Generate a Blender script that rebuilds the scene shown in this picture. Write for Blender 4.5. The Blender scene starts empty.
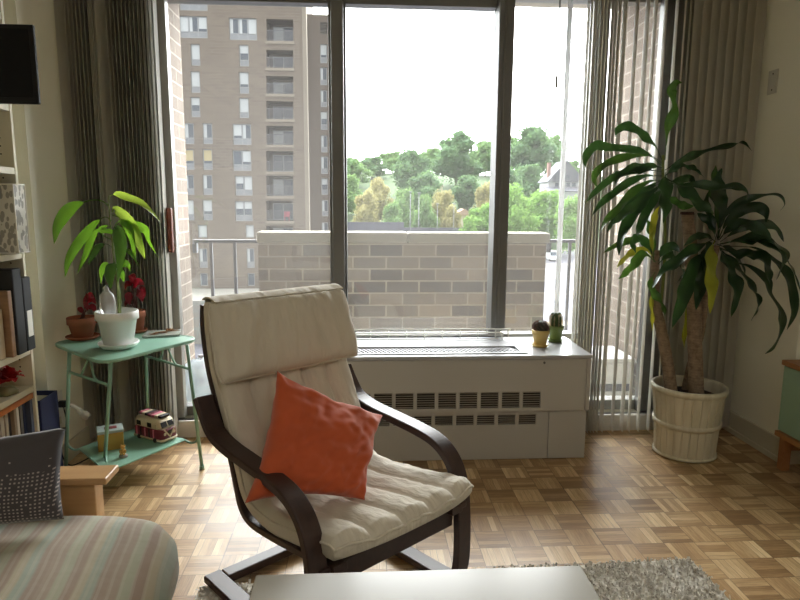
import bpy, bmesh, math, random
from mathutils import Vector, Matrix, noise
random.seed(7)
C = bpy.context.scene.collection
PI = math.pi
# ------------------------------------------------------------------ camera model
F_PX, YAW, TILT, ROLL, H = 626.27, .0618139, .155304, .0062301, 1.3
FWD = Vector((math.sin(YAW)*math.cos(TILT), math.cos(YAW)*math.cos(TILT), -math.sin(TILT)))
R0 = Vector((math.cos(YAW), -math.sin(YAW), 0)); U0 = R0.cross(FWD)
RGT = R0*math.cos(ROLL)+U0*math.sin(ROLL); UPV = -R0*math.sin(ROLL)+U0*math.cos(ROLL)
EYE = Vector((0, 0, H))
def ray(x, y): return FWD+RGT*((x-400)/F_PX)+UPV*((300-y)/F_PX)
def atY(x, y, Y):
    d = ray(x, y); return EYE+d*(Y/d.y)
def atX(x, y, X):
    d = ray(x, y); return EYE+d*(X/d.x)
def atZ(x, y, z=0.0):
    d = ray(x, y); return EYE+d*((z-H)/d.z)

# ------------------------------------------------------------------ node helper
class NT:
    def __init__(s, name):
        s.m = bpy.data.materials.new(name); s.m.use_nodes = True
        s.t = s.m.node_tree; s.t.nodes.clear()
        s.out = s.t.nodes.new('ShaderNodeOutputMaterial')
    def n(s, typ, **kw):
        nd = s.t.nodes.new('ShaderNode'+typ)
        for k, v in kw.items():
            if k.startswith('i_'):
                key = k[2:].replace('_', ' ')
                s.put(nd.inputs[key], v)
            else: setattr(nd, k, v)
        return nd
    def put(s, inp, v):
        if hasattr(v, 'is_output') or isinstance(v, bpy.types.NodeSocket): s.t.links.new(v, inp)
        else:
            if isinstance(v, (tuple, list)) and len(v) == 3 and inp.type == 'RGBA': v = (*v, 1)
            inp.default_value = v
    def math(s, op, a, b=None, c=None, clamp=False):
        nd = s.t.nodes.new('ShaderNodeMath'); nd.operation = op; nd.use_clamp = clamp
        s.put(nd.inputs[0], a)
        if b is not None: s.put(nd.inputs[1], b)
        if c is not None: s.put(nd.inputs[2], c)
        return nd.outputs[0]
    def mix(s, f, a, b, mode='MIX'):
        nd = s.t.nodes.new('ShaderNodeMix'); nd.data_type = 'RGBA'; nd.blend_type = mode
        s.put(nd.inputs[0], f); s.put(nd.inputs[6], a); s.put(nd.inputs[7], b)
        return nd.outputs[2]
    def ramp(s, f, stops):
        nd = s.t.nodes.new('ShaderNodeValToRGB'); e = nd.color_ramp.elements
        while len(e) < len(stops): e.new(.5)
        for i, (p, c) in enumerate(stops):
            e[i].position = p; e[i].color = (*c, 1) if len(c) == 3 else c
        s.put(nd.inputs[0], f); return nd.outputs[0]
    def pos(s, obj=False):
        if obj: return s.t.nodes.new('ShaderNodeTexCoord').outputs['Object']
        return s.t.nodes.new('ShaderNodeNewGeometry').outputs['Position']
    def xyz(s, v):
        nd = s.t.nodes.new('ShaderNodeSeparateXYZ'); s.put(nd.inputs[0], v); return nd.outputs
    def comb(s, x, y, z=0.0):
        nd = s.t.nodes.new('ShaderNodeCombineXYZ')
        for i, v in enumerate((x, y, z)): s.put(nd.inputs[i], v)
        return nd.outputs[0]
    def noise(s, vec, scale, detail=3, rough=.5, col=False):
        nd = s.t.nodes.new('ShaderNodeTexNoise'); s.put(nd.inputs['Vector'], vec)
        nd.inputs['Scale'].default_value = scale; nd.inputs['Detail'].default_value = detail
        nd.inputs['Roughness'].default_value = rough
        return nd.outputs[1 if col else 0]
    def white(s, vec):
        nd = s.t.nodes.new('ShaderNodeTexWhiteNoise'); nd.noise_dimensions = '3D'; s.put(nd.inputs['Vector'], vec)
        return nd.outputs['Value']
    def scale(s, vec, sc):
        nd = s.t.nodes.new('ShaderNodeMapping'); s.put(nd.inputs['Vector'], vec); nd.inputs['Scale'].default_value = sc
        return nd.outputs[0]
    def bump(s, h, st=.3, dist=.01):
        nd = s.t.nodes.new('ShaderNodeBump'); s.put(nd.inputs['Height'], h)
        nd.inputs['Strength'].default_value = st; nd.inputs['Distance'].default_value = dist
        return nd.outputs[0]
    def bsdf(s, color, rough=.5, metal=0., normal=None, spec=None, coat=None, trans=None, emit=None, sheen=None):
        nd = s.t.nodes.new('ShaderNodeBsdfPrincipled')
        s.put(nd.inputs['Base Color'], color); s.put(nd.inputs['Roughness'], rough); s.put(nd.inputs['Metallic'], metal)
        if normal is not None: s.put(nd.inputs['Normal'], normal)
        if spec is not None: s.put(nd.inputs['Specular IOR Level'], spec)
        if coat is not None: s.put(nd.inputs['Coat Weight'], coat); nd.inputs['Coat Roughness'].default_value = .15
        if trans is not None: s.put(nd.inputs['Transmission Weight'], trans)
        if sheen is not None: s.put(nd.inputs['Sheen Weight'], sheen)
        return nd.outputs[0]
    def done(s, sh):
        s.t.links.new(sh, s.out.inputs['Surface']); return s.m
def L(r, g, b):   # sRGB bytes -> linear
    return tuple(((c/255)/12.92 if c/255 <= .04045 else ((c/255+.055)/1.055)**2.4) for c in (r, g, b))
_M = {}
def mat(name, col, rough=.5, metal=0., var=.08, vs=6., bump=0., bs=60., spec=None, coat=None, trans=None, sheen=None):
    if name in _M: return _M[name]
    t = NT(name); p = t.pos(True)
    nz = t.noise(p, vs, 4)
    k = t.math('MULTIPLY_ADD', nz, 2*var, 1-var)
    c = t.mix(1.0, (*col, 1), t.comb(k, k, k), 'MULTIPLY')
    nrm = t.bump(t.noise(p, bs, 3), bump, .003) if bump else None
    _M[name] = t.done(t.bsdf(c, rough, metal, nrm, spec, coat, trans, None, sheen)); return _M[name]
def transl(name, col, tcol, f=.35, rough=.45, var=.15, vs=10., spec=.5, bump=0., coords=False):
    if name in _M: return _M[name]
    t = NT(name); p = t.pos(True)
    nz = t.noise(p, vs, 3); k = t.math('MULTIPLY_ADD', nz, 2*var, 1-var); kk = t.comb(k, k, k)
    c = t.mix(1.0, (*col, 1), kk, 'MULTIPLY'); c2 = t.mix(1.0, (*tcol, 1), kk, 'MULTIPLY')
    nrm = t.bump(t.noise(p, 40, 3), bump, .004) if bump else None
    a = t.bsdf(c, rough, 0, nrm, spec)
    b = t.n('BsdfTranslucent'); t.put(b.inputs['Color'], c2)
    m = t.n('MixShader'); m.inputs[0].default_value = f
    t.t.links.new(a, m.inputs[1]); t.t.links.new(b.outputs[0], m.inputs[2])
    _M[name] = t.done(m.outputs[0]); return _M[name]
def wood(name, c1, c2, sc=(2, 30, 30), rough=.4, bump=.05, coat=None):
    if name in _M: return _M[name]
    t = NT(name); p = t.scale(t.pos(True), sc)
    nz = t.noise(p, 1.0, 5, .6)
    c = t.ramp(nz, [(.3, c1), (.7, c2)])
    _M[name] = t.done(t.bsdf(c, rough, 0, t.bump(nz, bump, .002), None, coat)); return _M[name]

# ------------------------------------------------------------------ mesh builder
def cr(pts, n):
    """Catmull-Rom through pts (tuples of any size), n samples per span"""
    P = [Vector(p) if len(p) <= 4 else p for p in pts]
    P = [P[0]*2-P[1]]+P+[P[-1]*2-P[-2]]
    out = []
    for i in range(1, len(P)-2):
        a, b, c, d = P[i-1:i+3]
        for k in range(n):
            t = k/n
            out.append(.5*((2*b)+(c-a)*t+(2*a-5*b+4*c-d)*t*t+(3*b-a-3*c+d)*t**3))
    out.append(P[-2]); return out
class MB:
    def __init__(s): s.v = []; s.f = []; s.mi = []; s.m = 0
    def add(s, vs, fs):
        b = len(s.v); s.v += [Vector(v) for v in vs]; s.f += [tuple(i+b for i in f) for f in fs]; s.mi += [s.m]*len(fs); return s
    def box(s, x0, x1, y0, y1, z0, z1, M=None):
        vs = [Vector((x, y, z)) for z in (z0, z1) for y in (y0, y1) for x in (x0, x1)]
        if M is not None: vs = [M @ v for v in vs]
        return s.add(vs, [(0, 2, 3, 1), (4, 5, 7, 6), (0, 1, 5, 4), (2, 6, 7, 3), (0, 4, 6, 2), (1, 3, 7, 5)])
    def loft(s, rings, cap=True, close=False):
        n = len(rings[0]); b = len(s.v)
        for r in rings: s.v += [Vector(v) for v in r]
        R = len(rings); k = R if close else R-1
        for i in range(k):
            for j in range(n):
                a = b+i*n+j; a2 = b+i*n+(j+1) % n; c = b+((i+1) % R)*n+j; c2 = b+((i+1) % R)*n+(j+1) % n
                s.f.append((a, a2, c2, c)); s.mi.append(s.m)
        if cap and not close:
            s.f.append(tuple(b+j for j in reversed(range(n)))); s.mi.append(s.m)
            s.f.append(tuple(b+(R-1)*n+j for j in range(n))); s.mi.append(s.m)
        return s
    def tube(s, pts, r, n=8, cap=True):
        pts = [Vector(p) for p in pts]; rs = r if isinstance(r, (list, tuple)) else [r]*len(pts)
        T = []
        for i in range(len(pts)):
            a = pts[max(i-1, 0)]; b = pts[min(i+1, len(pts)-1)]; d = (b-a)
            T.append(d.normalized() if d.length > 1e-9 else Vector((0, 0, 1)))
        up = Vector((0, 0, 1)) if abs(T[0].z) < .9 else Vector((1, 0, 0))
        nn = T[0].cross(up).normalized(); rings = []
        for p, t, rr in zip(pts, T, rs):
            nn = (nn-t*nn.dot(t)); nn = nn.normalized() if nn.length > 1e-6 else t.orthogonal().normalized()
            bb = t.cross(nn)
            rings.append([p+(nn*math.cos(2*PI*k/n)+bb*math.sin(2*PI*k/n))*rr for k in range(n)])
        return s.loft(rings, cap)
    def lathe(s, prof, c=(0, 0, 0), n=32, cap=True, fn=None):
        c = Vector(c); rings = []
        for r, z in prof:
            rings.append([c+Vector((r*(fn(a, z) if fn else 1)*math.cos(a), r*(fn(a, z) if fn else 1)*math.sin(a), z)) for a in [2*PI*k/n for k in range(n)]])
        return s.loft(rings, cap)
    def sweep(s, pts, hw, ht, wdir):
        """rectangular section: half width along wdir, half thickness across"""
        pts = [Vector(p) for p in pts]; w = Vector(wdir).normalized(); rings = []
        for i, p in enumerate(pts):
            t = (pts[min(i+1, len(pts)-1)]-pts[max(i-1, 0)]).normalized(); nn = t.cross(w).normalized()
            a, b = w*hw, nn*ht; c = .22*ht
            rings.append([p+a*(1-c/hw)+b, p+a+b*(1-.3), p+a-b*(1-.3), p+a*(1-c/hw)-b, p-a*(1-c/hw)-b, p-a-b*.7, p-a+b*.7, p-a*(1-c/hw)+b])
        return s.loft(rings)
    def grid(s, fn, nu, nv, closeu=False):
        b = len(s.v)
        for i in range(nu):
            for j in range(nv): s.v.append(Vector(fn(i/(nu-(0 if closeu else 1)), j/(nv-1))))
        for i in range(nu if closeu else nu-1):
            for j in range(nv-1):
                a = b+i*nv+j; c = b+((i+1) % nu)*nv+j
                s.f.append((a, c, c+1, a+1)); s.mi.append(s.m)
        return s
    def ball(s, c, r, nu=16, nv=10, fn=None):
        c = Vector(c); r = Vector(r) if not isinstance(r, (int, float)) else Vector((r, r, r)); rings = []
        for i in range(nv+1):
            th = PI*(i+.02)/(nv+.04) if 0 < i < nv else (0.03 if i == 0 else PI-.03)
            ring = []
            for k in range(nu):
                a = 2*PI*k/nu; d = Vector((math.sin(th)*math.cos(a), math.sin(th)*math.sin(a), -math.cos(th)))
                q = fn(d) if fn else 1.0
                ring.append(c+Vector((d.x*r.x, d.y*r.y, d.z*r.z))*q)
            rings.append(ring)
        return s.loft(rings)
    def holed(s, A, B, holes, d0, d1, mp):
        """panel in the (a,b) plane with rectangular holes, between depths d0,d1; mp(a,b,d)->point"""
        xs = sorted({A[0], A[1]}|{h[0] for h in holes}|{h[1] for h in holes}); ys = sorted({B[0], B[1]}|{h[2] for h in holes}|{h[3] for h in holes})
        def solid(i, j):
            if not (0 <= i < len(xs)-1 and 0 <= j < len(ys)-1): return False
            cx, cy = (xs[i]+xs[i+1])/2, (ys[j]+ys[j+1])/2
            return not any(h[0] < cx < h[1] and h[2] < cy < h[3] for h in holes)
        for i in range(len(xs)-1):
            for j in range(len(ys)-1):
                if not solid(i, j): continue
                x0, x1, y0, y1 = xs[i], xs[i+1], ys[j], ys[j+1]
                for d in (d0, d1): s.add([mp(x0, y0, d), mp(x1, y0, d), mp(x1, y1, d), mp(x0, y1, d)], [(0, 1, 2, 3)] if d == d0 else [(3, 2, 1, 0)])
                for (ii, jj, e) in ((i-1, j, ((x0, y0), (x0, y1))), (i+1, j, ((x1, y1), (x1, y0))), (i, j-1, ((x1, y0), (x0, y0))), (i, j+1, ((x0, y1), (x1, y1)))):
                    if not solid(ii, jj):
                        (ax, ay), (bx, by) = e
                        s.add([mp(ax, ay, d0), mp(bx, by, d0), mp(bx, by, d1), mp(ax, ay, d1)], [(0, 1, 2, 3)])
        return s
    def build(s, name, m, parent=None, smooth=False, bevel=0, sub=0, merge=0, origin=None, recalc=True, solid=0, auto=None):
        me = bpy.data.meshes.new(name); o = bpy.data.objects.new(name, me)
        off = Vector((0, 0, 0)); q = parent
        if parent is None:
            if origin is None:
                lo = Vector([min(v[i] for v in s.v) for i in range(3)]); hi = Vector([max(v[i] for v in s.v) for i in range(3)])
                origin = Vector(((lo.x+hi.x)/2, (lo.y+hi.y)/2, lo.z))
            off = Vector(origin); o.location = off
        else:
            while q is not None:
                if not q.get('_loc'): off += q.location
                q = q.parent
        me.from_pydata([v-off for v in s.v], [], s.f)
        ms = m if isinstance(m, (list, tuple)) else [m]
        for x in ms: me.materials.append(x)
        me.polygons.foreach_set('material_index', s.mi)
        if merge or recalc:
            bm = bmesh.new(); bm.from_mesh(me)
            if merge: bmesh.ops.remove_doubles(bm, verts=bm.verts, dist=merge)
            if recalc: bmesh.ops.recalc_face_normals(bm, faces=bm.faces)
            bm.to_mesh(me); bm.free()
        if smooth: me.polygons.foreach_set('use_smooth', [True]*len(me.polygons))
        C.objects.link(o); o.parent = parent
        if solid:
            d = o.modifiers.new('Solidify', 'SOLIDIFY'); d.thickness = solid; d.offset = 0
        if bevel:
            d = o.modifiers.new('Bevel', 'BEVEL'); d.width = bevel; d.segments = 2; d.limit_method = 'ANGLE'; d.angle_limit = .7
            d.harden_normals = False
        if sub:
            d = o.modifiers.new('Subsurf', 'SUBSURF'); d.levels = sub; d.render_levels = sub
        me.update(); return o
def tag(o, label=None, cat=None, group=None, kind=None):
    if label: o['label'] = label
    if cat: o['category'] = cat
    if group: o['group'] = group
    if kind: o['kind'] = kind
    return o
def thing(name, label, cat, loc=(0, 0, 0), group=None, rz=None):
    o = bpy.data.objects.new(name, None); C.objects.link(o); o.location = loc; o.empty_display_size = .1
    if rz is not None: o.rotation_euler = (0, 0, rz); o['_loc'] = 1   # children are given in local coordinates
    return tag(o, label, cat, group)
def struct(mb, name, m, **k):
    return tag(mb.build(name, m, **k), kind='structure')
def copy_tree(o, parent=None):
    c = o.copy(); C.objects.link(c); c.parent = parent
    for ch in o.children: copy_tree(ch, c)
    return c
def bx(x0, x1, y0, y1, z0, z1): return MB().box(x0, x1, y0, y1, z0, z1)

# ------------------------------------------------------------------ materials
M_wall = mat('wall_paint', L(240, 237, 220), .75, var=.02, vs=2, bump=.15, bs=90)
M_ceil = mat('ceiling_paint', L(225, 222, 210), .85, var=.02)
M_base = mat('baseboard_paint', L(205, 200, 180), .5, var=.03)
M_white = mat('white_enamel', L(228, 226, 218), .35, var=.03)
M_rad = mat('heater_enamel', L(180, 178, 172), .38, var=.02, vs=3)
M_radtop = mat('heater_top_enamel', L(172, 173, 176), .32, var=.02, vs=3)
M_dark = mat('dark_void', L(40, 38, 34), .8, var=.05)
M_frame = mat('window_aluminium', L(120, 120, 118), .38, .55, var=.08, vs=4)
M_frame2 = mat('window_aluminium_pale', L(170, 170, 165), .4, .3, var=.08, vs=4)
M_slat = transl('blind_slat_vinyl', L(214, 211, 202), L(240, 238, 232), .58, .55, .04, 3)
M_green = mat('green_enamel', L(136, 178, 158), .32, var=.04, vs=8)
M_birch = wood('warm_pine', L(166, 124, 80), L(192, 152, 104), (1.5, 18, 18), .35)
M_dkwood = wood('dark_brown_veneer', L(44, 27, 23), L(60, 38, 32), (3, 40, 40), .42, .04)
M_terra = mat('terracotta', L(150, 88, 60), .8, var=.15, vs=15, bump=.2)
M_soil = mat('potting_soil', L(58, 42, 32), .95, var=.4, vs=60, bump=.8, bs=120)
M_black = mat('black_plastic', L(10, 10, 12), .55, var=.05)
M_hole = mat('shelf_pin_hole', L(30, 25, 20), .9)

def parquet():
    t = NT('parquet_blocks'); p = t.pos(); X, Y, Z = t.xyz(p)
    s = .11993
    u = t.math('DIVIDE', t.math('SUBTRACT', X, 1.04543), s); v = t.math('DIVIDE', t.math('SUBTRACT', Y, 2.30573), s)
    iu = t.math('FLOOR', u); iv = t.math('FLOOR', v); fu = t.math('FRACT', u); fv = t.math('FRACT', v)
    par = t.math('MODULO', t.math('ADD', t.math('ADD', iu, iv), 1001.0), 2.0)   # 0/1
    par = t.math('ROUND', par)
    # along/across coordinates of the fingers
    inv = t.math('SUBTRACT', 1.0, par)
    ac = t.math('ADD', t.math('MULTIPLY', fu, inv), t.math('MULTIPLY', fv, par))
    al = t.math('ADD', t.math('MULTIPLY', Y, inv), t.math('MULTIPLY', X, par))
    k5 = t.math('MULTIPLY', ac, 5.0); fi = t.math('FLOOR', k5); ff = t.math('FRACT', k5)
    rnd = t.white(t.comb(iu, iv, fi)); rb = t.white(t.comb(iu, iv, 31.5))
    gv = t.comb(t.math('MULTIPLY', al, 9.0), t.math('ADD', t.math('MULTIPLY', ac, 14.0), t.math('MULTIPLY', rnd, 40.0)), t.math('MULTIPLY', rb, 9.0))
    grain = t.noise(gv, 1.6, 6, .65)
    tone = t.math('ADD', t.math('ADD', t.math('MULTIPLY', rnd, .42), t.math('MULTIPLY', rb, .26)), t.math('MULTIPLY', t.math('SUBTRACT', grain, .5), .85))
    tone = t.math('ADD', tone, t.math('MULTIPLY', inv, .22))  # blocks with grain along Y toned lighter, their sheen put into the colour
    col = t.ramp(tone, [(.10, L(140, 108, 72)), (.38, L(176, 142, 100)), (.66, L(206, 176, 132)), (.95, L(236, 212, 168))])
    big = t.noise(p, 1.3, 3); col = t.mix(1.0, col, t.comb(*[t.math('MULTIPLY_ADD', big, .5, .74)]*3), 'MULTIPLY')
    def edge(f, w):
        d = t.math('MINIMUM', f, t.math('SUBTRACT', 1.0, f)); return t.math('LESS_THAN', d, w)
    seam = t.math('MAXIMUM', edge(fu, .012), edge(fv, .012))
    fseam = t.math('MULTIPLY', edge(ff, .035), t.math('MULTIPLY_ADD', t.white(t.comb(iu, iv, t.math('ROUND', k5))), .9, .0))
    # wider 4-block tile joints, irregular
    bu = t.math('FRACT', t.math('DIVIDE', t.math('ADD', u, 1.0), 4.0)); jn = t.math('MULTIPLY', t.math('MULTIPLY', edge(bu, .005), .7), t.math('GREATER_THAN', t.noise(p, 1.7, 2), .52))
    sm = t.math('MAXIMUM', t.math('MAXIMUM', t.math('MULTIPLY', seam, .6), t.math('MULTIPLY', fseam, .75)), jn, clamp=True)
    col = t.mix(sm, col, L(70, 46, 28))
    rough = t.math('MULTIPLY_ADD', t.noise(p, 5, 3), .2, .27)
    h = t.math('SUBTRACT', t.math('MULTIPLY', rnd, .3), t.math('MULTIPLY', sm, 1.0))
    return t.done(t.bsdf(col, rough, 0, t.bump(h, .25, .0012), .5))
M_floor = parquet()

def brick(name, axis, c1, c2, mort, bl=.25, bh=.0925, off=(0, 0), mw=.045, rough=.9, var=.5):
    t = NT(name); p = t.pos(); P = t.xyz(p)
    u = t.math('DIVIDE', t.math('ADD', P[axis], 50.0+off[0]), bl); v = t.math('DIVIDE', t.math('ADD', P[2], 50.0+off[1]), bh)
    iv = t.math('FLOOR', v); fv = t.math('FRACT', v)
    u = t.math('ADD', u, t.math('MULTIPLY', t.math('MODULO', iv, 2.0), .5)); iu = t.math('FLOOR', u); fu = t.math('FRACT', u)
    nz = t.noise(p, 25, 4); wob = t.math('MULTIPLY', t.math('SUBTRACT', nz, .5), .05)
    def e(f, w):
        d = t.math('ADD', t.math('MINIMUM', f, t.math('SUBTRACT', 1.0, f)), wob); return t.math('LESS_THAN', d, w)
    m = t.math('MAXIMUM', e(fu, mw*bh/bl), e(fv, mw))
    r = t.white(t.comb(iu, iv, 3.3)); tone = t.math('ADD', t.math('MULTIPLY', r, var), t.math('MULTIPLY', nz, 1-var))
    col = t.mix(m, t.ramp(tone, [(.15, c1), (.85, c2)]), mort)
    return t.done(t.bsdf(col, rough, 0, t.bump(t.math('SUBTRACT', nz, m), .4, .006)))
# ------------------------------------------------------------------ room shell
YW = 3.40; YO = 3.60; XL = -1.48; XR = 2.13; CEI = 2.56; XLL = -1.76; YB = -4.6
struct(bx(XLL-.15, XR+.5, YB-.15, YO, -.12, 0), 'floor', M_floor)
struct(bx(XLL-.15, XR+.5, YB-.15, YO, CEI, CEI+.15), 'ceiling', M_ceil)
w = MB(); w.box(XLL-.15, XLL, YB, YO, 0, CEI); w.box(XLL, XL, 2.95, YO, 0, CEI)
struct(w, 'wall_left', M_wall)
w = MB(); w.box(XR+.35, XR+.5, YB, YO, 0, CEI); w.box(XR, XR+.35, 2.875, YO, 0, CEI)
struct(w, 'wall_right', M_wall)
struct(bx(XLL-.15, XR+.5, YB-.15, YB, 0, CEI), 'wall_back', M_wall)
# window wall: openings for left sliding door, window, right sliding door
DL0, DL1 = -1.40, -.12; WN0, WN1 = -.09, 1.27; DR0, DR1 = 1.30, 1.98; HD = 2.40
w = MB(); w.holed((XL, XR), (0, CEI), [(DL0, DL1, .10, HD), (WN0, WN1, .53, HD), (DR0, DR1, .10, HD)], YW+.02, YO, lambda a, b, d: (a, d, b))
struct(w, 'wall_window', M_wall)
b = MB(); b.box(XL, XL+.014, 2.95, YW+.02, 0, .10); struct(b, 'baseboard_left', M_base, bevel=.003)
b = MB(); b.box(XR-.016, XR, 2.875, YW+.02, 0, .125); b.box(XR-.022, XR, 2.875, YW+.02, 0, .03); struct(b, 'baseboard_right', M_base, bevel=.003)
b = MB(); b.box(XL+.014, -.13, YW-.018, YW+.02, 0, .10); b.box(XL+.014, -.13, YW-.028, YW+.02, .085, .10)
struct(b, 'trim_1', M_white, bevel=.003)     # raised step under the left door
b = MB(); b.box(1.16, 2.10, YW-.018, YW+.02, 0, .10); b.box(1.16, 2.10, YW-.028, YW+.02, .085, .10)
struct(b, 'trim_2', M_white, bevel=.003)     # raised step under the right door

def glass():
    t = NT('window_glass'); lw = t.n('LayerWeight'); lw.inputs['Blend'].default_value = .12
    g = t.n('BsdfGlossy'); g.inputs['Roughness'].default_value = .01; g.inputs['Color'].default_value = (1, 1, 1, 1)
    tr = t.n('BsdfTransparent'); tr.inputs['Color'].default_value = (.96, .975, .97, 1)
    m = t.n('MixShader'); t.put(m.inputs[0], t.math('MULTIPLY_ADD', lw.outputs['Fresnel'], .8, .035))
    t.t.links.new(tr.outputs[0], m.inputs[1]); t.t.links.new(g.outputs[0], m.inputs[2])
    d = t.n('BsdfTranslucent'); d.inputs['Color'].default_value = (.95, .94, .91, 1)
    m2 = t.n('MixShader'); t.put(m2.inputs[0], t.math('MULTIPLY_ADD', t.noise(t.pos(), 1.5, 4), .020, .011))
    t.t.links.new(m.outputs[0], m2.inputs[1]); t.t.links.new(d.outputs[0], m2.inputs[2])
    return t.done(m2.outputs[0])
M_glass = glass()
YG = 3.50
def frame_rect(mb, x0, x1, z0, z1, wl, wr, wb, wt, y0, y1):
    mb.box(x0, x0+wl, y0, y1, z0, z1); mb.box(x1-wr, x1, y0, y1, z0, z1)
    mb.box(x0+wl, x1-wr, y0, y1, z0, z0+wb); mb.box(x0+wl, x1-wr, y0, y1, z1-wt, z1)
# left sliding door
def opening(name, x0, x1, z0, z1, wl, wr, wb, wt, mfr, y0=3.46, y1=3.54):
    r = MB(); frame_rect(r, x0, x1, z0, z1, wl, wr, wb, wt, y0, y1)
    r = struct(r, name, mfr, bevel=.004, origin=(0, 0, 0))
    g = bx(x0+wl-.005, x1-wr+.005, YG-.003, YG+.003, z0+wb-.005, z1-wt+.005).build('pane', M_glass, r)
    return r
d1 = opening('door_1', DL0, DL1, .10, HD, .36, .05, .055, .085, M_frame)
bx(-1.085, -.985, 3.41, 3.465, .10, HD).build('door_stile', M_frame2, d1, bevel=.004)
h = MB(); h.box(-1.012, -.985, 3.345, 3.372, 1.03, 1.262); h.build('wooden_handle', wood('handle_wood', L(110, 52, 28), L(140, 72, 42), (20, 20, 4)), d1, bevel=.006)
h = MB(); h.box(-1.035, -1.015, 3.365, 3.415, 1.05, 1.24); h.box(-1.02, -.99, 3.365, 3.39, 1.07, 1.10); h.box(-1.02, -.99, 3.365, 3.39, 1.19, 1.22)
h.build('handle_bracket', M_frame, d1, bevel=.003)
# meeting post between door and window
p_ = MB(); p_.box(-.155, -.09, 3.395, 3.56, .10, HD); p_.box(-.17, -.155, 3.43, 3.52, .10, HD)
struct(p_, 'trim_3', M_frame, bevel=.004)
w1 = opening('window_1', WN0, .755, .53, HD, .012, .035, .03, .085, M_frame)
w2 = opening('window_2', .755, WN1, .53, HD, .035, .03, .03, .035, M_frame2)
p_ = MB(); p_.box(.718, .752, 3.39, 3.47, .60, HD); p_.box(.752, .802, 3.405, 3.47, .60, HD); p_.box(.742, .758, 3.38, 3.41, .60, HD)
struct(p_, 'trim_4', M_frame, bevel=.004)
p_ = MB(); p_.box(1.262, 1.305, 3.43, 3.56, 0.10, HD)
struct(p_, 'trim_5', M_frame2, bevel=.004)
d2 = opening('door_2', DR0, DR1, .10, HD, .03, .32, .06, .04, M_frame2)
bx(1.60, 1.68, 3.41, 3.465, .10, HD).build('door_stile', M_frame, d2, bevel=.004)
# white plastic pole of the fixed window at right, bright in daylight
pl = MB(); pl.tube([(1.085, 3.385, .60), (1.085, 3.385, 2.38)], .014, 12)
tag(pl.build('curtain_wand', transl('milky_plastic_wand', L(236, 236, 236), L(240, 240, 240), .6, .3, .0), smooth=True), 'slim white plastic wand hanging in front of the window beside the bunched slats', 'blind wand')
wd = MB(); wd.tube([(1.03, 3.385, 1.93), (1.03, 3.385, 2.36)], .004, 8); wd.tube([(1.03, 3.385, 1.90), (1.03, 3.385, 1.96)], .007, 8)
tag(wd.build('cord_tassel', M_frame, smooth=True), 'thin dark hanging cord with a weight at the top right of the window', 'blind cord')

# ------------------------------------------------------------------ vertical blinds
def slat(x, ang, y=3.322, w=.086, z0=.03, z1=2.49, bow=.006):
    mb = MB(); n = 6; ca, sa = math.cos(ang), math.sin(ang); rings = []
    for zz in (z0, z1):
        top = []; bot = []
        for i in range(n+1):
            a = (i/n-.5)*w; o = bow*(1-(2*i/n-1)**2)
            for lst, th in ((top, .0006), (bot, -.0006)):
                lst.append(Vector((x+a*ca-(o+th)*sa, y+a*sa+(o+th)*ca, zz)))
        rings.append(top+bot[::-1])
    return mb.loft(rings)
def blind(name, label, slats, rail):
    t = thing(name, label, 'window blind', (rail[0], 3.322, 2.50))
    bx(rail[0], rail[1], 3.30, 3.345, 2.492, 2.53).build('headrail', M_white, t, bevel=.003)
    for (x, ang) in slats: slat(x, ang).build('slat', M_slat, t, smooth=False)
    return t
rad = math.radians
sl = [(-1.452, rad(35))]+[(-1.432+.0182*i, rad(105+random.uniform(-1, 1))) for i in range(8)]
sl += [(-1.285, rad(50)), (-1.262, rad(60))]+[(-1.236+.0187*i, rad(102+random.uniform(-1, 1))) for i in range(12)]+[(-1.008, rad(96))]
blind('vertical_blind', 'dark bunched vertical blind stacked beside the left wall behind the green table', sl, (-1.46, -.98))
sl = [(1.162+.0180*i, rad(76.5+random.uniform(-1.5, 2.5))) for i in range(10)]
sl += [(1.352, rad(82)), (1.415, rad(78)), (1.47, rad(80)), (1.512, rad(76)), (1.565, rad(75)), (1.625, rad(74)), (1.672, rad(66))]
sl += [(1.70, rad(60))]+[(1.745+.047*i, rad(24)) for i in range(8)]
blind('vertical_blind', 'pale vertical blind half drawn across the right door behind the tall plant', sl, (1.10, 2.12))

# ------------------------------------------------------------------ heater cabinet under window
hx0, hx1, hy0, hy1 = -.12, 1.145, 2.978, 3.405
ht = thing('convector_heater', 'low cream metal convector heater cabinet under the window with vent rows', 'heater', ((hx0+hx1)/2, 3.2, 0))
vents = []; nv = 10
for i in range(nv):
    x1 = .893-i*.1065
    vents.append((x1-.088, x1))
up = MB(); up.holed((hx0, hx1-.024), (.264, .532), [(a, b, .283, .366) for a, b in vents], hy0, hy0+.012, lambda a, b, d: (a, d, b))
up.build('front_panel', M_rad, ht, merge=1e-5, bevel=.0015)
b = MB(); b.box(hx1-.022, hx1, hy0, hy1, .264, .532); b.box(hx0, hx0+.01, hy0+.012, hy1, .0, .532); b.build('end_panel', M_rad, ht, bevel=.002)
lo = MB(); lo.holed((hx0, .945), (.004, .258), [(a-.012, b-.012, .188, .240) for a, b in vents], hy0+.022, hy0+.034, lambda a, b, d: (a, d, b))
lo.build('lower_panel', M_rad, ht, merge=1e-5, bevel=.0015)
bx(.948, hx1-.004, hy0+.020, hy1, .004, .262).build('corner_panel', M_rad, ht, bevel=.002)
bx(hx0+.012, .94, hy0+.05, hy0+.07, .01, .53).build('dark_backing', M_dark, ht)  # dark plate added behind the vents, stands in for the shade inside
M_lou = mat('vent_louvre', L(165, 160, 150), .5)
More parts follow.
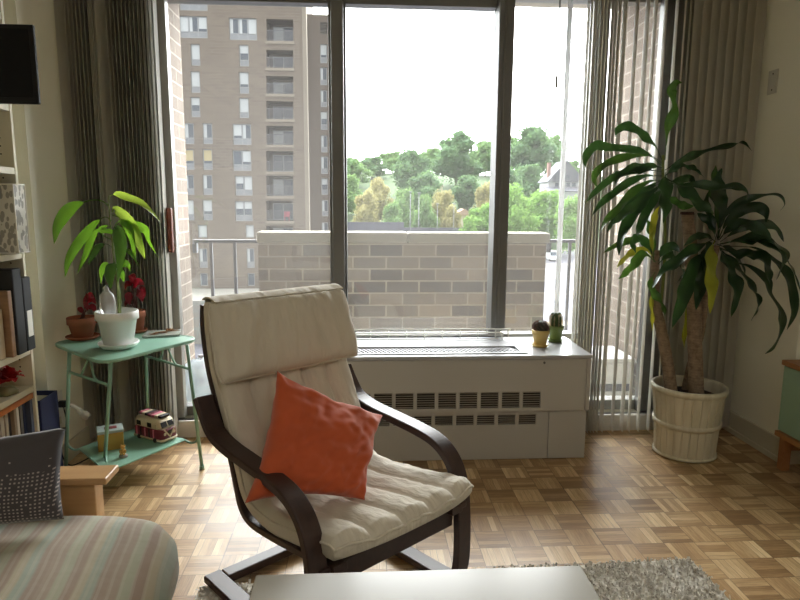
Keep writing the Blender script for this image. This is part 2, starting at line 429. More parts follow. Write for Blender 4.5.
for row, (z0, z1, y0, dx) in enumerate(((.283, .366, hy0+.003, 0), (.188, .240, hy0+.025, -.012))):
    for a, b_ in vents:
        m = MB(); n = 7 if row == 0 else 5
        for k in range(n):
            zc = z0+(k+.5)*(z1-z0)/n
            M_ = Matrix.Translation((0, y0+.006, zc)) @ Matrix.Rotation(rad(-35), 4, 'X')
            m.box(a+dx, b_+dx, -.006, .006, -.001, .001, M_)
        m.build('vent_grille', M_lou, ht)
top = MB(); gx0, gx1, gy0, gy1 = hx0+.05, .80, 3.035, 3.165
top.holed((hx0-.004, hx1+.004), (hy0-.006, hy1), [(gx0, gx1, gy0, gy1)], .535, .553, lambda a, b, d: (a, b, d))
top.build('top_panel', M_radtop, ht, merge=1e-5, bevel=.003)
g = MB()
frame_rect2 = [(gx0-.012, gx1+.03, gy0-.022, gy0), (gx0-.012, gx1+.03, gy1, gy1+.012), (gx0-.012, gx0, gy0, gy1), (gx1, gx1+.03, gy0, gy1)]
for a, b_, c, d in frame_rect2: g.box(a, b_, c, d, .553, .558)
n = 40
for i in range(n):
    x = gx0+(i+.5)*(gx1-gx0)/n
    M_ = Matrix.Translation((x, (gy0+gy1)/2, .551)) @ Matrix.Rotation(rad(24), 4, 'Z')
    g.box(-.0046, .0046, -.072, .072, -.0006, .0006, M_)
g.build('top_grille', M_radtop, ht)
m = MB(); m.box(gx0, gx1, gy0, gy1, .47, .473); m.box(gx0, gx1, gy1, gy1+.004, .473, .534); m.box(gx0, gx1, gy0-.004, gy0, .473, .534); m.build('dark_liner', M_hole, ht)  # dark box added under the slots, stands in for the shade below
k = MB(); k.tube([(.905, hy0+.001, .515), (.905, hy0-.004, .515)], .006, 12); k.build('screw', M_frame, ht, smooth=False)
# folded wire rack lying along the back of the heater top
rk = thing('wire_rack', 'white wire rack folded flat along the back of the heater top', 'wire rack', (.3, 3.34, .556))
m = MB()
for (y, z, x1) in ((3.330, .614, .80), (3.352, .590, .77)):
    m.tube(cr([(-.07, y, z-.012), (-.055, y, z), (.3, y, z), (x1-.03, y, z), (x1, y, z-.012), (x1+.005, y, z-.045)], 5), .0042, 8)
m.tube([(-.07, 3.335, .56), (.75, 3.335, .56)], .003, 8); m.tube([(-.07, 3.335, .58), (.78, 3.335, .58)], .0025, 8)
m.build('wire_frame', M_white, rk, smooth=True)
m = MB()
for i in range(9): m.tube([(-.05+i*.098, 3.335, .560), (-.05+i*.098, 3.332, .612)], .0025, 6)
m.build('cross_wires', M_white, rk, smooth=True)

# ------------------------------------------------------------------ potted cacti
def flowerpot(t, c, r, hgt, m, name='pot', rim=.28):
    c = Vector(c); rb = r*.68
    m_ = MB(); m_.lathe([(rb*.9, 0), (rb, .002), (r*.90, hgt*(1-rim)), (r, hgt*(1-rim)+.001), (r*1.0, hgt-.002), (r*.985, hgt), (r*.9, hgt), (r*.86, hgt*.80), (.002, hgt*.80)], c, 36)
    m_.build(name, m, t, smooth=True, bevel=0)
def saucer(t, c, r, h, m):
    m_ = MB(); m_.lathe([(r*.75, 0), (r*.80, .001), (r, h*.8), (r, h), (r*.94, h), (r*.75, h*.35), (.001, h*.3)], c, 36)
    m_.build('saucer', m, t, smooth=True)
def spines(mb, p, d, n, l):
    for _ in range(n):
        e = (d+Vector([random.uniform(-.7, .7) for _ in range(3)])).normalized()
        s = e.orthogonal()*.0009
        mb.add([p+s, p-s, p+e*l], [(0, 1, 2)])
M_cac = mat('cactus_skin', L(70, 92, 58), .6, var=.25, vs=40); M_cacd = mat('dark_cactus_skin', L(60, 66, 50), .6, var=.25, vs=40)
M_spi = mat('cactus_spine', L(205, 185, 150), .6); M_spib = mat('brown_cactus_spine', L(110, 70, 60), .6)
def cactus(name, label, p, r, mp, mc, msp, hgt, cr_, ribs, twist, top):
    t = thing(name, label, 'cactus', (p.x, p.y, .553), 'potted cacti on the heater')
    c = Vector((p.x, p.y, .553)); saucer(t, c, r*.98, .016, mp)
    pc = c+Vector((0, 0, .008)); flowerpot(t, pc, r, .083, mp)
    m_ = MB(); m_.lathe([(.001, .07), (r*.86, .07), (r*.5, .0745), (.001, .076)], pc, 24); m_.build('soil', M_soil, t, smooth=True)
    base = pc+Vector((0, 0, .070)); body = MB(); n = ribs*6; R = 14; rings = []
    for i in range(R+1):
        q = i/R; rr = cr_*math.sqrt(max(.004, 1-(abs(q-.42)/.583)**(2.2 if not top else 4)))
        ring = []
        for k in range(n):
            a = 2*PI*k/n; rib = 1+.16*math.cos(ribs*(a+twist*q)); ring.append(base+Vector((rr*rib*math.cos(a), rr*rib*math.sin(a), q*hgt)))
        rings.append(ring)
    body.loft(rings); body.build('stem', mc, t, smooth=True)
    sp = MB()
    for i in range(1, R):
        q = i/R
        for k in range(ribs):
            a = 2*PI*k/ribs-twist*q; v = rings[i][int(round(a/(2*PI)*n)) % n]
            spines(sp, v, Vector((math.cos(a), math.sin(a), .3)), 7, .012)
    sp.build('spines', msp, t, recalc=False)
    if top:
        m2 = MB()
        for a, l in ((.3, .016), (2.4, .014), (4.3, .018)):
            b_ = base+Vector((cr_*.75*math.cos(a), cr_*.75*math.sin(a), hgt*.93)); m2.ball(b_, (.012, .012, l*.8), 14, 8)
        m2.build('offset_buds', mc, t, smooth=True)
M_yel = mat('yellow_glaze', L(204, 176, 104), .35, var=.08, vs=20); M_grn = mat('green_glaze', L(116, 134, 72), .35, var=.08, vs=20)
cactus('potted_cactus', 'small dark round cactus in yellow pot and saucer on the white heater top', atZ(540, 346.5, .553), .046, M_yel, M_cacd, M_spib, .060, .032, 12, 1.2, False)
cactus('potted_cactus', 'taller pale-spined cactus in green pot and saucer, behind the yellow pot', atZ(555, 341.5, .553), .044, M_grn, M_cac, M_spi, .076, .026, 9, .0, True)

# ------------------------------------------------------------------ lounge chair (local frame: x forward, y to its left, z up)
PO = (-.289, 2.198)
ch = thing('lounge_chair', 'cream cushioned lounge chair with dark brown bentwood frame facing the white table', 'armchair', (*PO, .0135), rz=math.atan2(-.766, .643))
arm = cr([(-.012, 0, .650), (.022, 0, .600), (.072, 0, .550), (.16, 0, .527), (.28, 0, .517), (.40, 0, .507), (.48, 0, .494), (.535, 0, .468), (.575, 0, .425), (.600, 0, .36), (.610, 0, .27), (.613, 0, .15), (.605, 0, .07), (.575, 0, .026), (.52, 0, .0165), (.36, 0, .0165), (.18, 0, .0165), (0, 0, .0165)], 5)
for s in (-1, 1):
    m = MB(); m.sweep([(p.x, s*.294, p.z) for p in arm], .031, .0135, (0, 1, 0)); m.build('arm_frame', M_dkwood, ch, smooth=False, bevel=.002)
side = cr([(-.066, 0, .945), (-.072, 0, .86), (-.048, 0, .74), (.0, 0, .63), (.055, 0, .52), (.095, 0, .43), (.12, 0, .355), (.148, 0, .30), (.20, 0, .275), (.30, 0, .277), (.43, 0, .290), (.56, 0, .305), (.64, 0, .313)], 5)
for s in (-1, 1):
    m = MB(); m.sweep([(p.x, s*.236, p.z) for p in side], .024, .012, (0, 1, 0)); m.build('seat_rail', M_dkwood, ch, bevel=.002)
m = MB(); m.box(.004, .056, -.262, .262, .0, .030); m.build('rear_crossbar', M_dkwood, ch, bevel=.004)
m = MB(); m.box(.572, .598, -.262, .262, .235, .300); m.build('front_crossbar', M_dkwood, ch, bevel=.004)
for s in (-1, 1):
    m = MB(); m.box(.555, .628, s*.278-.018, s*.278+.018, .300, .322); m.build('rail_end', M_dkwood, ch, bevel=.004)
for i, q in enumerate((4, 12, 20, 28)):
    a = side[q]; b2 = side[q+2]; m = MB(); m.sweep([(a.x-.004, a.y, a.z), (b2.x-.004, b2.y, b2.z)], .212, .006, (0, 1, 0)); m.build('back_slat', M_dkwood, ch)
t = NT('cream_cotton'); p = t.pos(True); fold = t.noise(t.scale(p, (7, 24, 6)), 1.0, 3, .45); wv = t.noise(p, 260, 2)
M_cream = t.done(t.bsdf(L(207, 199, 182), .85, 0, t.bump(t.math('MULTIPLY_ADD', wv, .03, fold), .75, .022), None, None, None, None, .15))
# cushion centre line follows the rail on its inner side
cl = cr([(-.034, 0, .958), (-.030, 0, .91), (-.028, 0, .86), (-.006, 0, .75), (.044, 0, .64), (.100, 0, .53), (.140, 0, .44), (.172, 0, .37), (.222, 0, .335), (.31, 0, .330), (.43, 0, .345), (.56, 0, .366), (.66, 0, .380), (.70, 0, .379)], 7)
NS = len(cl)
def nrm_at(i):
    t = (cl[min(i+1, NS-1)]-cl[max(i-1, 0)]).normalized(); return Vector((-t.z, 0, t.x)) if True else t
acc = [0]
for i in range(1, NS): acc.append(acc[-1]+(cl[i]-cl[i-1]).length)
LT = acc[-1]
def cushion():
    NV = 61; top = []; bot = []
    for i in range(NS):
        q = acc[i]/LT; n = nrm_at(i)
        if n.x < 0 and i < 10: n = -n
        n = Vector((abs(n.x), 0, abs(n.z))) if n.z >= 0 or n.x > 0 else -n
        seat = min(1, max(0, (q-.60)/.12)); hw = .262+.014*seat
        tr = []; br = []
        for k in range(NV):
            v = (k/(NV-1)-.5)*2
            edge = 1-abs(v)**14; endt = min(1, (acc[i]+.002)/.035)**.5*min(1, (LT-acc[i]+.002)/.03)**.5
            ch5 = abs(math.sin(PI*(v*.5+.5)*5))**.42
            th = (.014+.025*ch5)*endt
            # lateral tucks along the seams
            wr = (.008*noise.noise(Vector((q*34+v*3, v*6, 1)))*ch5+.004*noise.noise(Vector((q*12, v*4, 5))))
            side_ = .006*(1-edge)
            front = 0
            if q > .9: front = (-.035*abs(v)**3)*(q-.9)/.1
            p = cl[i]+Vector((front, v*hw, 0)); e2 = min(1, (1-abs(v))/.03+.25)**.5
            tr.append(p+n*((th+wr)*e2+.010)); br.append(p-n*(.030*endt*e2))
        top.append(tr); bot.append(br)
    m = MB(); rings = [top[i]+bot[i][::-1] for i in range(NS)]
    m.loft(rings); o = m.build('seat_cushion', M_cream, ch, smooth=True)
    pp = MB()
    for k in (0, NV-1): pp.tube([top[i][k]+Vector((0, 0, 0)) for i in range(NS)], .0042, 6)
    pp.tube([top[NS-1][k]+Vector((.002, 0, 0)) for k in range(NV)], .0042, 6)
    pp.build('piping', M_cream, o, smooth=True)
    return top
ctop = cushion()
# head pillow folded over the top of the back
def headrest():
    a = Vector((.012, 0, .962)); b = Vector((.096, 0, .716)); d = (b-a); nn = Vector((-d.z, 0, d.x)).normalized()
    if nn.x < 0: nn = -nn
    m = MB(); nu, nv = 34, 44; top = []; bot = []
    for i in range(nu):
        q = i/(nu-1); tr = []; br = []
        for k in range(nv):
            v = (k/(nv-1)-.5)*2; hw = .275+.012*q
            # rounded rectangle outline
            rr = .88; ev = max(0, abs(v)-rr)/(1-rr); eq = max(0, abs(2*q-1)-.78)/.22
            sh = .03*max(0, (ev*ev+eq*eq-0.6)) if ev > 0 and eq > 0 else 0
            fall = (1-abs(v)**6)**.5*(1-abs(2*q-1)**5)**.5 if abs(v) < 1 and 0 < q < 1 else 0
            wr = (.018*noise.noise(Vector((v*6+.9*q, q*1.1, 3)))+.015*noise.noise(Vector((v*12+2.2*q, q*2.0, 8)))+.007*noise.noise(Vector((v*28+2*q, q*5, 4))))*fall
            p = a+d*q+Vector((0, v*hw*(1-sh), 0))-nn*.010
            tr.append(p+nn*(.050*fall**.8+wr+.003)); br.append(p-nn*(.022*fall+.003))
        top.append(tr); bot.append(br)
    rings = [top[i]+bot[i][::-1] for i in range(nu)]; m.loft(rings)
    o = m.build('headrest', M_cream, ch, smooth=True)
    pp = MB(); loop = [top[0][k] for k in range(nv)]+[top[i][nv-1] for i in range(1, nu)]+[top[nu-1][k] for k in range(nv-2, -1, -1)]+[top[i][0] for i in range(nu-2, -1, -1)]
    pp.tube(loop, .0040, 6); pp.build('piping', M_cream, o, smooth=True)
    bk = MB(); bk.grid(lambda u, v: (-.055-.035*math.sin(PI*u)*.3 - .02*u + (.10 if False else 0), (v-.5)*.5, .962-.22*u), 6, 6)
    bk.build('back_flap', M_cream, ch, solid=.004)
    tp = MB(); tp.grid(lambda u, v: (.03-.088*u, (v-.5)*.52, .964+.012*math.sin(PI*u)), 8, 6); tp.build('top_strap', M_cream, ch, solid=.005)
headrest()

# ------------------------------------------------------------------ cushions
def pillow(name, label, cat, corners, thick, m, puff=.5, seed=0, wr=.006, n=36, nrmdir=None, pull=.10, sag=0):
    c = [Vector(x) for x in corners]; nn = (c[1]-c[0]).cross(c[3]-c[0]).normalized()
    if nrmdir is not None and nn.dot(Vector(nrmdir)) < 0: nn = -nn
    ctr = sum(c, Vector())/4; rows = [[], []]
    for sgn in (1, -1):
        for i in range(n):
            r = []
            for j in range(n):
                u, v = i/(n-1), j/(n-1); a, b = 2*u-1, 2*v-1
                # pinched sides, pointed corners
                a2 = a*(1-pull*(1-b*b)*abs(a)**2); b2 = b*(1-pull*(1-a*a)*abs(b)**2)
                uu, vv = (a2+1)/2, (b2+1)/2
                p = c[0]*(1-uu)*(1-vv)+c[1]*uu*(1-vv)+c[2]*uu*vv+c[3]*(1-uu)*vv
                f = max(0, (1-a*a))**puff*max(0, (1-b*b))**puff
                q = Vector((u*5+seed, v*5, seed*1.7+sgn))
                w = wr*(noise.noise(q)+.6*noise.noise(q*2.3)+.5*abs(noise.noise(Vector((u*9+v*5+seed, v*2, 3)))))*min(1, f*3)
                p += nn*sgn*(thick*f+w)
                r.append(p)
            rows[0 if sgn > 0 else 1].append(r)
    m_ = MB(); m_.grid(lambda u, v: rows[0][round(u*(n-1))][round(v*(n-1))], n, n); m_.grid(lambda u, v: rows[1][round(u*(n-1))][round(v*(n-1))], n, n)
    return tag(m_.build(name, m, smooth=True, merge=.0004), label, cat)
def cl2w(u, v, z):
    return Vector((PO[0]+.643*u+.766*v, PO[1]-.766*u+.643*v, z+.0135))
t = NT('orange_linen'); pz = t.pos(True); wv = t.noise(t.scale(pz, (1, 1, 1)), 320, 2)
k = t.math('MULTIPLY_ADD', t.noise(pz, 12, 4), .24, .86)
M_orange = t.done(t.bsdf(t.mix(1.0, (*L(188, 82, 40), 1), t.comb(k, k, k), 'MULTIPLY'), .85, 0, t.bump(wv, .35, .001), None, None, None, None, .3))
pil = pillow('throw_pillow', 'square burnt orange cushion leaning on the seat of the cream lounge chair', 'cushion',
       [cl2w(.235, -.165, .765), cl2w(.330, .195, .560), cl2w(.515, -.045, .398), cl2w(.385, -.375, .452)], .068, M_orange, .42, 3, .016, nrmdir=(.5, -.7, .5), pull=.13, n=60)

# ------------------------------------------------------------------ coffee table
tp0 = thing('coffee_table', 'pale square coffee table top at the bottom edge of the photo', 'table', (.13, .97, 0))
M_tt = mat('pale_table_lacquer', L(164, 160, 148), .28, var=.03, vs=2.5, coat=.2)
m = MB(); m.box(-.247, .520, .55, 1.352, .415, .445); m.build('tabletop', M_tt, tp0, bevel=.003)
for x in (-.21, .455):
    for y in (.58, 1.29): bx(x, x+.04, y, y+.04, .0145, .414).build('leg', M_tt, tp0, bevel=.003)
m = MB(); m.box(-.20, .49, .60, .615, .37, .414); m.box(-.20, .49, 1.295, 1.31, .37, .414); m.box(-.20, -.185, .62, 1.29, .37, .414); m.box(.47, .485, .62, 1.29, .37, .414)
m.build('apron', M_tt, tp0)

# ------------------------------------------------------------------ shaggy rug
t = NT('shag_wool'); pz = t.pos(); M_rug = t.done(t.bsdf(t.ramp(t.noise(pz, 60, 3), [(.3, L(176, 170, 158)), (.7, L(226, 221, 211))]), .95, 0, None, .1))
rg = thing('shag_rug', 'grey curly shag rug under the table and lounge chair', 'rug', (.33, 1.3, 0))
rc = [Vector((-.56, .2, 0)), Vector((1.24, .2, 0)), Vector((1.205, 2.062, 0)), Vector((-.55, 1.985, 0))]
m = MB(); m.add([(p.x, p.y, z) for z in (.001, .008) for p in rc], [(3, 2, 1, 0), (4, 5, 6, 7), (0, 1, 5, 4), (1, 2, 6, 5), (2, 3, 7, 6), (3, 0, 4, 7)])
m.build('backing', M_rug, rg)
m = MB(); rr = random.Random(3)
def rug_pt(u, v): return (rc[0]*(1-u)*(1-v)+rc[1]*u*(1-v)+rc[2]*u*v+rc[3]*(1-u)*v)
nt = 0
while nt < 20000:
    u, v = rr.random(), rr.random(); p = rug_pt(u, v)
    if p.y < .95: continue
    chl = ((p.x-PO[0])*.643-(p.y-PO[1])*.766, (p.x-PO[0])*.766+(p.y-PO[1])*.643)
    under = (abs(abs(chl[1])-.294) < .036 and -.01 < chl[0] < .62) or (abs(chl[1]) < .3 and -.01 < chl[0] < .065)
    if under: continue
    nt += 1; a = rr.uniform(0, 2*PI); l = rr.uniform(.006, .017); hh = rr.uniform(.006, .018); w_ = rr.uniform(.002, .0042)
    d = Vector((math.cos(a), math.sin(a), 0)); s = Vector((-d.y, d.x, 0))
    q = p+Vector((0, 0, .007)); q1 = q+d*l*.5+Vector((0, 0, hh)); q2 = q+d*l+Vector((0, 0, hh*.75))
    m.add([q-s*w_, q+s*w_, q1-s*w_*1.2+Vector((0, 0, 0)), q1+s*w_*1.2, q2], [(0, 1, 3, 2), (2, 3, 4)])
tag(m.build('pile', M_rug, rg, recalc=False), kind='stuff')

# ------------------------------------------------------------------ sofa at left
sf = thing('sofa', 'low pine-armed sofa with faded striped cushion in the lower left corner', 'sofa', (-1.15, 1.1, 0))
m = MB(); m.box(-1.62, -.742, 1.762, 1.862, .482, .502); m.build('armrest', M_birch, sf, bevel=.004)
m = MB(); m.box(-1.60, -.785, 1.785, 1.84, .24, .481); m.build('arm_panel', M_birch, sf, bevel=.003)
for x in (-1.58, -.845):
    for y in (.1, 1.785): bx(x, x+.055, y, y+.055, .0, .24).build('leg', M_birch, sf, bevel=.003)
m = MB(); m.box(-1.60, -.79, -.05, 1.785, .16, .24); m.build('bed_frame', M_birch, sf, bevel=.004)
def stripes():
    t = NT('faded_stripe_cotton'); p = t.pos(True); X, Y, Z = t.xyz(p)
    wob = t.math('MULTIPLY', t.math('SUBTRACT', t.noise(p, 3, 2), .5), .03)
    x = t.math('ADD', t.math('ADD', X, t.math('MULTIPLY', Y, .16)), wob); f = t.math('FRACT', t.math('MULTIPLY', x, 6.6)); f2 = t.math('FRACT', t.math('MULTIPLY', x, 41.0))
    a = t.ramp(f, [(.0, L(158, 138, 122)), (.16, L(158, 138, 122)), (.20, L(168, 174, 150)), (.34, L(168, 174, 150)), (.38, L(150, 124, 110)), (.50, L(150, 124, 110)), (.54, L(182, 172, 144)), (.64, L(182, 172, 144)), (.68, L(146, 168, 156)), (.80, L(146, 168, 156)), (.85, L(150, 126, 112))])
    col = t.mix(t.math('MULTIPLY', t.math('LESS_THAN', f2, .3), .3), a, L(205, 196, 178))
    nz = t.noise(p, 7, 4); col = t.mix(t.math('MULTIPLY_ADD', nz, .5, .2), col, L(160, 148, 128))
    return t.done(t.bsdf(col, .85, 0, t.bump(t.noise(p, 8, 3), .4, .02), None, None, None, None, .2))
M_str = stripes()
def matt():
    x0, x1, y0, y1, zb, zt = -1.63, -.472, -.3, 1.762, .245, .428
    def shape(px, py):  # rounded plan
        return px, py
    m = MB(); rings = []; prof = [(.06, 0.0), (.02, .15), (.0, .35), (.0, .6), (.02, .82), (.055, .95), (.11, 1.0)]
    n = 80
    for ins, zz in prof:
        ring = []
        for k in range(n):
            a = 2*PI*k/n; c_, s_ = math.cos(a), math.sin(a); e = .28
            u = math.copysign(abs(c_)**e, c_); v = math.copysign(abs(s_)**e, s_)
            hx, hy = (x1-x0)/2-ins, (y1-y0)/2-ins
            x = (x0+x1)/2+u*hx; y = (y0+y1)/2+v*hy
            bul = .012*noise.noise(Vector((x*4, y*4, zz)))
            ring.append(Vector((x+bul, y+bul, zb+(zt-zb)*zz)))
        rings.append(ring)
    # top dome
    for s_ in (.85, .65, .4, .15, .02):
        ring = []
        for p in rings[6]:
            cx, cy = (x0+x1)/2, (y0+y1)/2; x = cx+(p.x-cx)*s_; y = cy+(p.y-cy)*s_
            ring.append(Vector((x, y, zt+.018*(1-s_*s_)+.010*noise.noise(Vector((x*5, y*5, 2))))))
        rings.append(ring)
    m.loft(rings); return m
mt = matt().build('seat_mattress', M_str, sf, smooth=True)
t = NT('dark_stitched_cotton'); tc = t.t.nodes.new('ShaderNodeTexCoord').outputs['Object']; X, Y, Z = t.xyz(tc)
hw = .25
gu = t.math('MULTIPLY', X, 100.0); gz = t.math('MULTIPLY', Z, 108.0)
gu = t.math('ADD', gu, t.math('MULTIPLY', t.math('SUBTRACT', t.noise(tc, 20, 2), .5), .8))
cell = t.math('MULTIPLY', t.math('GREATER_THAN', t.math('FRACT', gu), .55), t.math('GREATER_THAN', t.math('FRACT', gz), .6))
colr = t.white(t.comb(t.math('FLOOR', gu), 1.0, 2.0)); lim = t.math('MULTIPLY_ADD', colr, .05, .145)
onn = t.math('MULTIPLY', cell, t.math('LESS_THAN', Z, lim)); onn = t.math('MULTIPLY', onn, t.math('GREATER_THAN', t.white(t.comb(t.math('FLOOR', gu), t.math('FLOOR', gz), 0.0)), .12))
M_dp = t.done(t.bsdf(t.mix(onn, L(62, 57, 60), L(160, 150, 144)), .7, 0, None, None, None, None, None, .3))
a_ = atY(64, 427, 1.66); b_ = atY(62, 521, 1.56)
zb = .425
W = .50
c_tr = Vector((-.905, 1.70, .690)); c_br = Vector((-.862, 1.565, .440))
c_tr = atY(66, 427, 1.70); c_br = atY(64, 519, 1.60)
pw = Vector((-1, -.10, 0)).normalized()*W
pillow('throw_pillow', 'dark grey cushion stitched with rows of small pale dashes on the sofa', 'cushion',
       [c_tr+pw+Vector((0, 0, -.045)), c_tr, c_br, c_br+pw+Vector((0, 0, -.03))], .055, M_dp, .4, 9, .004, nrmdir=(0, -1, .2), pull=.05)

# ------------------------------------------------------------------ green side table
zt = .64
tb = thing('side_table', 'small mint green metal table with lower shelf in the left corner', 'side table', (-1.12, 2.99, 0))
cor = [atZ(49, 341.5, zt), atZ(102, 362.5, zt), atZ(203, 337, zt), atZ(148, 331.5, zt)]
cc = sum(cor, Vector())/4
def rounded(cor, rad_, n=7):
    out = []
    for i in range(4):
        p = cor[i]; a = (cor[i-1]-p); b = (cor[(i+1) % 4]-p); la, lb = a.length, b.length
        A = p+a/la*rad_; B = p+b/lb*rad_
        for k in range(n+1):
            q = k/n; out.append(A*(1-q)**2+p*2*q*(1-q)+B*q*q)
    return out
def slab(loop, z0, z1, inset=.0):
    c = sum(loop, Vector())/len(loop); m = MB(); f = lambda s, z: [Vector((c.x+(p.x-c.x)*s, c.y+(p.y-c.y)*s, z)) for p in loop]
    return m.loft([f(.99, z0), f(1, z0+.003), f(1, z1-.003), f(.99, z1), f(.975, z1), f(.965, z1-inset)])
slab(rounded(cor, .10), zt-.016, zt, .002).build('tabletop', M_green, tb, smooth=False, bevel=.0)
zs = .13
cs = [atZ(78, 448, zs), atZ(106, 472, zs), atZ(187, 439, zs), atZ(135, 428, zs)]
slab(rounded(cs, .015, 3), zs-.006, zs, .0).build('shelf', M_green, tb)
tops = [cor[i].lerp(cc, .17) for i in range(4)]; feet = [cc+(cor[i]-cc)*.93 for i in range(4)]
lt = [Vector((p.x, p.y, zt-.016)) for p in tops]
lf = [Vector((p.x, p.y, .0)) for p in feet]; lf[2] = atZ(202, 469, 0); lf[1] = atZ(104, 480, 0); lf[3] = Vector((-1.135, 3.262, 0)); lf[0] = Vector((-1.425, 2.945, 0))
lt[2] = atZ(187, 345, zt-.016); lt[1] = atZ(111, 361, zt-.016); lt[0] = atZ(69.5, 350, zt-.016); lt[3] = atZ(144, 345, zt-.016) if False else lt[3]
for a, b in zip(lt, lf):
    m = MB(); m.tube([a, b+Vector((0, 0, .012))], .0085, 12); o = m.build('leg', M_green, tb, smooth=True)
    m = MB(); m.tube([b+Vector((0, 0, .0)), b+Vector((0, 0, .02))], .0125, 12); m.build('foot_cap', M_green, o, smooth=True)
for i, j in ((0, 1), (3, 2)):
    f = .17; A = lt[i].lerp(lf[i], f); B = lt[j].lerp(lf[j], f+.02); m = MB(); m.tube([A, B], .0065, 10)
    mid = A.lerp(B, .5); tp_ = lt[i].lerp(lt[j], .5)
    m.tube(cr([A.lerp(B, .30), A.lerp(B, .38)+Vector((0, 0, .03)), tp_+Vector((0, 0, -.004))], 6), .005, 8)
    m.tube(cr([A.lerp(B, .70), A.lerp(B, .62)+Vector((0, 0, .03)), tp_+Vector((0, 0, -.004))], 6), .005, 8)
    m.build('stretcher', M_green, tb, smooth=True)
for i in range(4):
    A = lt[i].lerp(lf[i], .70); S = Vector((cs[i].x, cs[i].y, zs-.004)).lerp(Vector((cc.x, cc.y, zs-.004)), .05); D = lt[i].lerp(lf[i], .80)
    m = MB(); m.tube(cr([A, A.lerp(D, .7)+(S-D)*.12, D.lerp(S, .55)+Vector((0, 0, -.004)), S], 6), .0055, 8); m.build('shelf_bracket', M_green, tb, smooth=True)

# ---- plants on the table
def ribbon(mb, path, w, prof=None, up=Vector((0, -1, .3)), fold=.25, wave=0., ph=0., nseg=4, flat=None, tw=0.):
    """leaf blade along path with V fold; up = direction the face looks"""
    n = len(path)
    for i in range(n): pass
    b = len(mb.v); K = 5
    for i in range(n):
        q = i/(n-1); t = (path[min(i+1, n-1)]-path[max(i-1, 0)]).normalized()
        side = t.cross(up); side = side.normalized() if side.length > 1e-4 else t.orthogonal().normalized(); nn = side.cross(t).normalized()
        if tw:
            a_ = tw*max(0, q-.15)*1.2; side, nn = side*math.cos(a_)+nn*math.sin(a_), nn*math.cos(a_)-side*math.sin(a_)
        ww = w*(prof(q) if prof else math.sin(PI*min(1, q*1.02))**.7)*.5
        for k in range(K):
            s = k/(K-1)*2-1; o = nn*(abs(s)*fold*ww)+nn*(wave*ww*math.sin(q*17+ph+s*1.5)*abs(s))
            mb.v.append(path[i]+side*s*ww+o)
    for i in range(n-1):
        for k in range(K-1):
            a = b+i*K+k; mb.f.append((a, a+1, a+K+1, a+K)); mb.mi.append(mb.m)
ovate = lambda q: (math.sin(PI*q**.8)**.85 if 0 < q < 1 else 0)+.02
M_lf = transl('fresh_leaf', L(72, 112, 44), L(128, 180, 44), .40, .38, .12, 18)
M_lfy = transl('lit_lime_leaf', L(140, 172, 70), L(178, 204, 74), .5, .4, .06, 18)  # lime copy of the leaf, the light on it put into the colour
M_lfd = transl('mature_leaf', L(44, 74, 36), L(90, 130, 40), .25, .35, .15, 18)
M_stem = mat('green_stem', L(112, 124, 62), .6, var=.15, vs=20)
M_wpot = mat('white_ceramic', L(236, 236, 234), .3, var=.01)
av = thing('avocado_plant', 'tall leafy green plant in white pot and saucer, largest plant on the green table', 'potted plant', (*atZ(119, 347, zt).xy, zt))
pc = atZ(119, 347, zt); saucer(av, pc, .088, .026, M_wpot); flowerpot(av, pc+Vector((0, 0, .010)), .092, .158, M_wpot, rim=.24)
m = MB(); m.lathe([(.001, .120), (.076, .120), (.05, .137), (.001, .140)], pc+Vector((0, 0, .010)), 28); m.build('soil', M_soil, av, smooth=True)
YA = pc.y
stem = [atY(x, y, YA+d) for x, y, d in ((119, 316, 0), (118.5, 300, 0), (117, 280, .005), (114, 260, 0), (112, 240, -.01), (110, 220, 0), (109, 205, 0), (109, 196, 0))]
m = MB(); m.tube(cr(stem, 5), [.0062-.0042*i/35 for i in range(36)], 10)
m.tube(cr([pc+Vector((.012, .01, .14)), pc+Vector((.016, .012, .22)), pc+Vector((.012, .01, .30))], 5), .0035, 8)
m.build('stem', M_stem, av, smooth=True)
def leaf(parent, name, pix, wpx, Y0, dY, m, petiole, face=(0, -1, .35), wave=.05, mstem=None, npx=6, fold=.25):
    """pix: trace of the leaf's midrib seen from the front; dY: how far its tip comes forward"""
    pts = []
    for i, (x, y) in enumerate(pix):
        q = i/(len(pix)-1); Yq = Y0+dY*q; p = atY(x, y, Yq)
        if p.x > 2.06: p = atX(x, y, 2.06)
        if p.y > 3.27: p = atY(x, y, 3.27)
        pts.append(p)
    path = cr(pts, npx); n = len(path); k = max(1, int(petiole*n)) if petiole else 0
    w = wpx*(pts[len(pts)//2]-EYE).length/F_PX
    mb = MB()
    if k: mb.tube(path[:k+1], max(.0017, w*.045), 6)
    ribbon(mb, path[k:], w, ovate, Vector(face), fold, wave, random.uniform(0, 6), tw=random.uniform(-1.5, 1.5))
    return mb.build(name, m, parent, smooth=True, recalc=False)
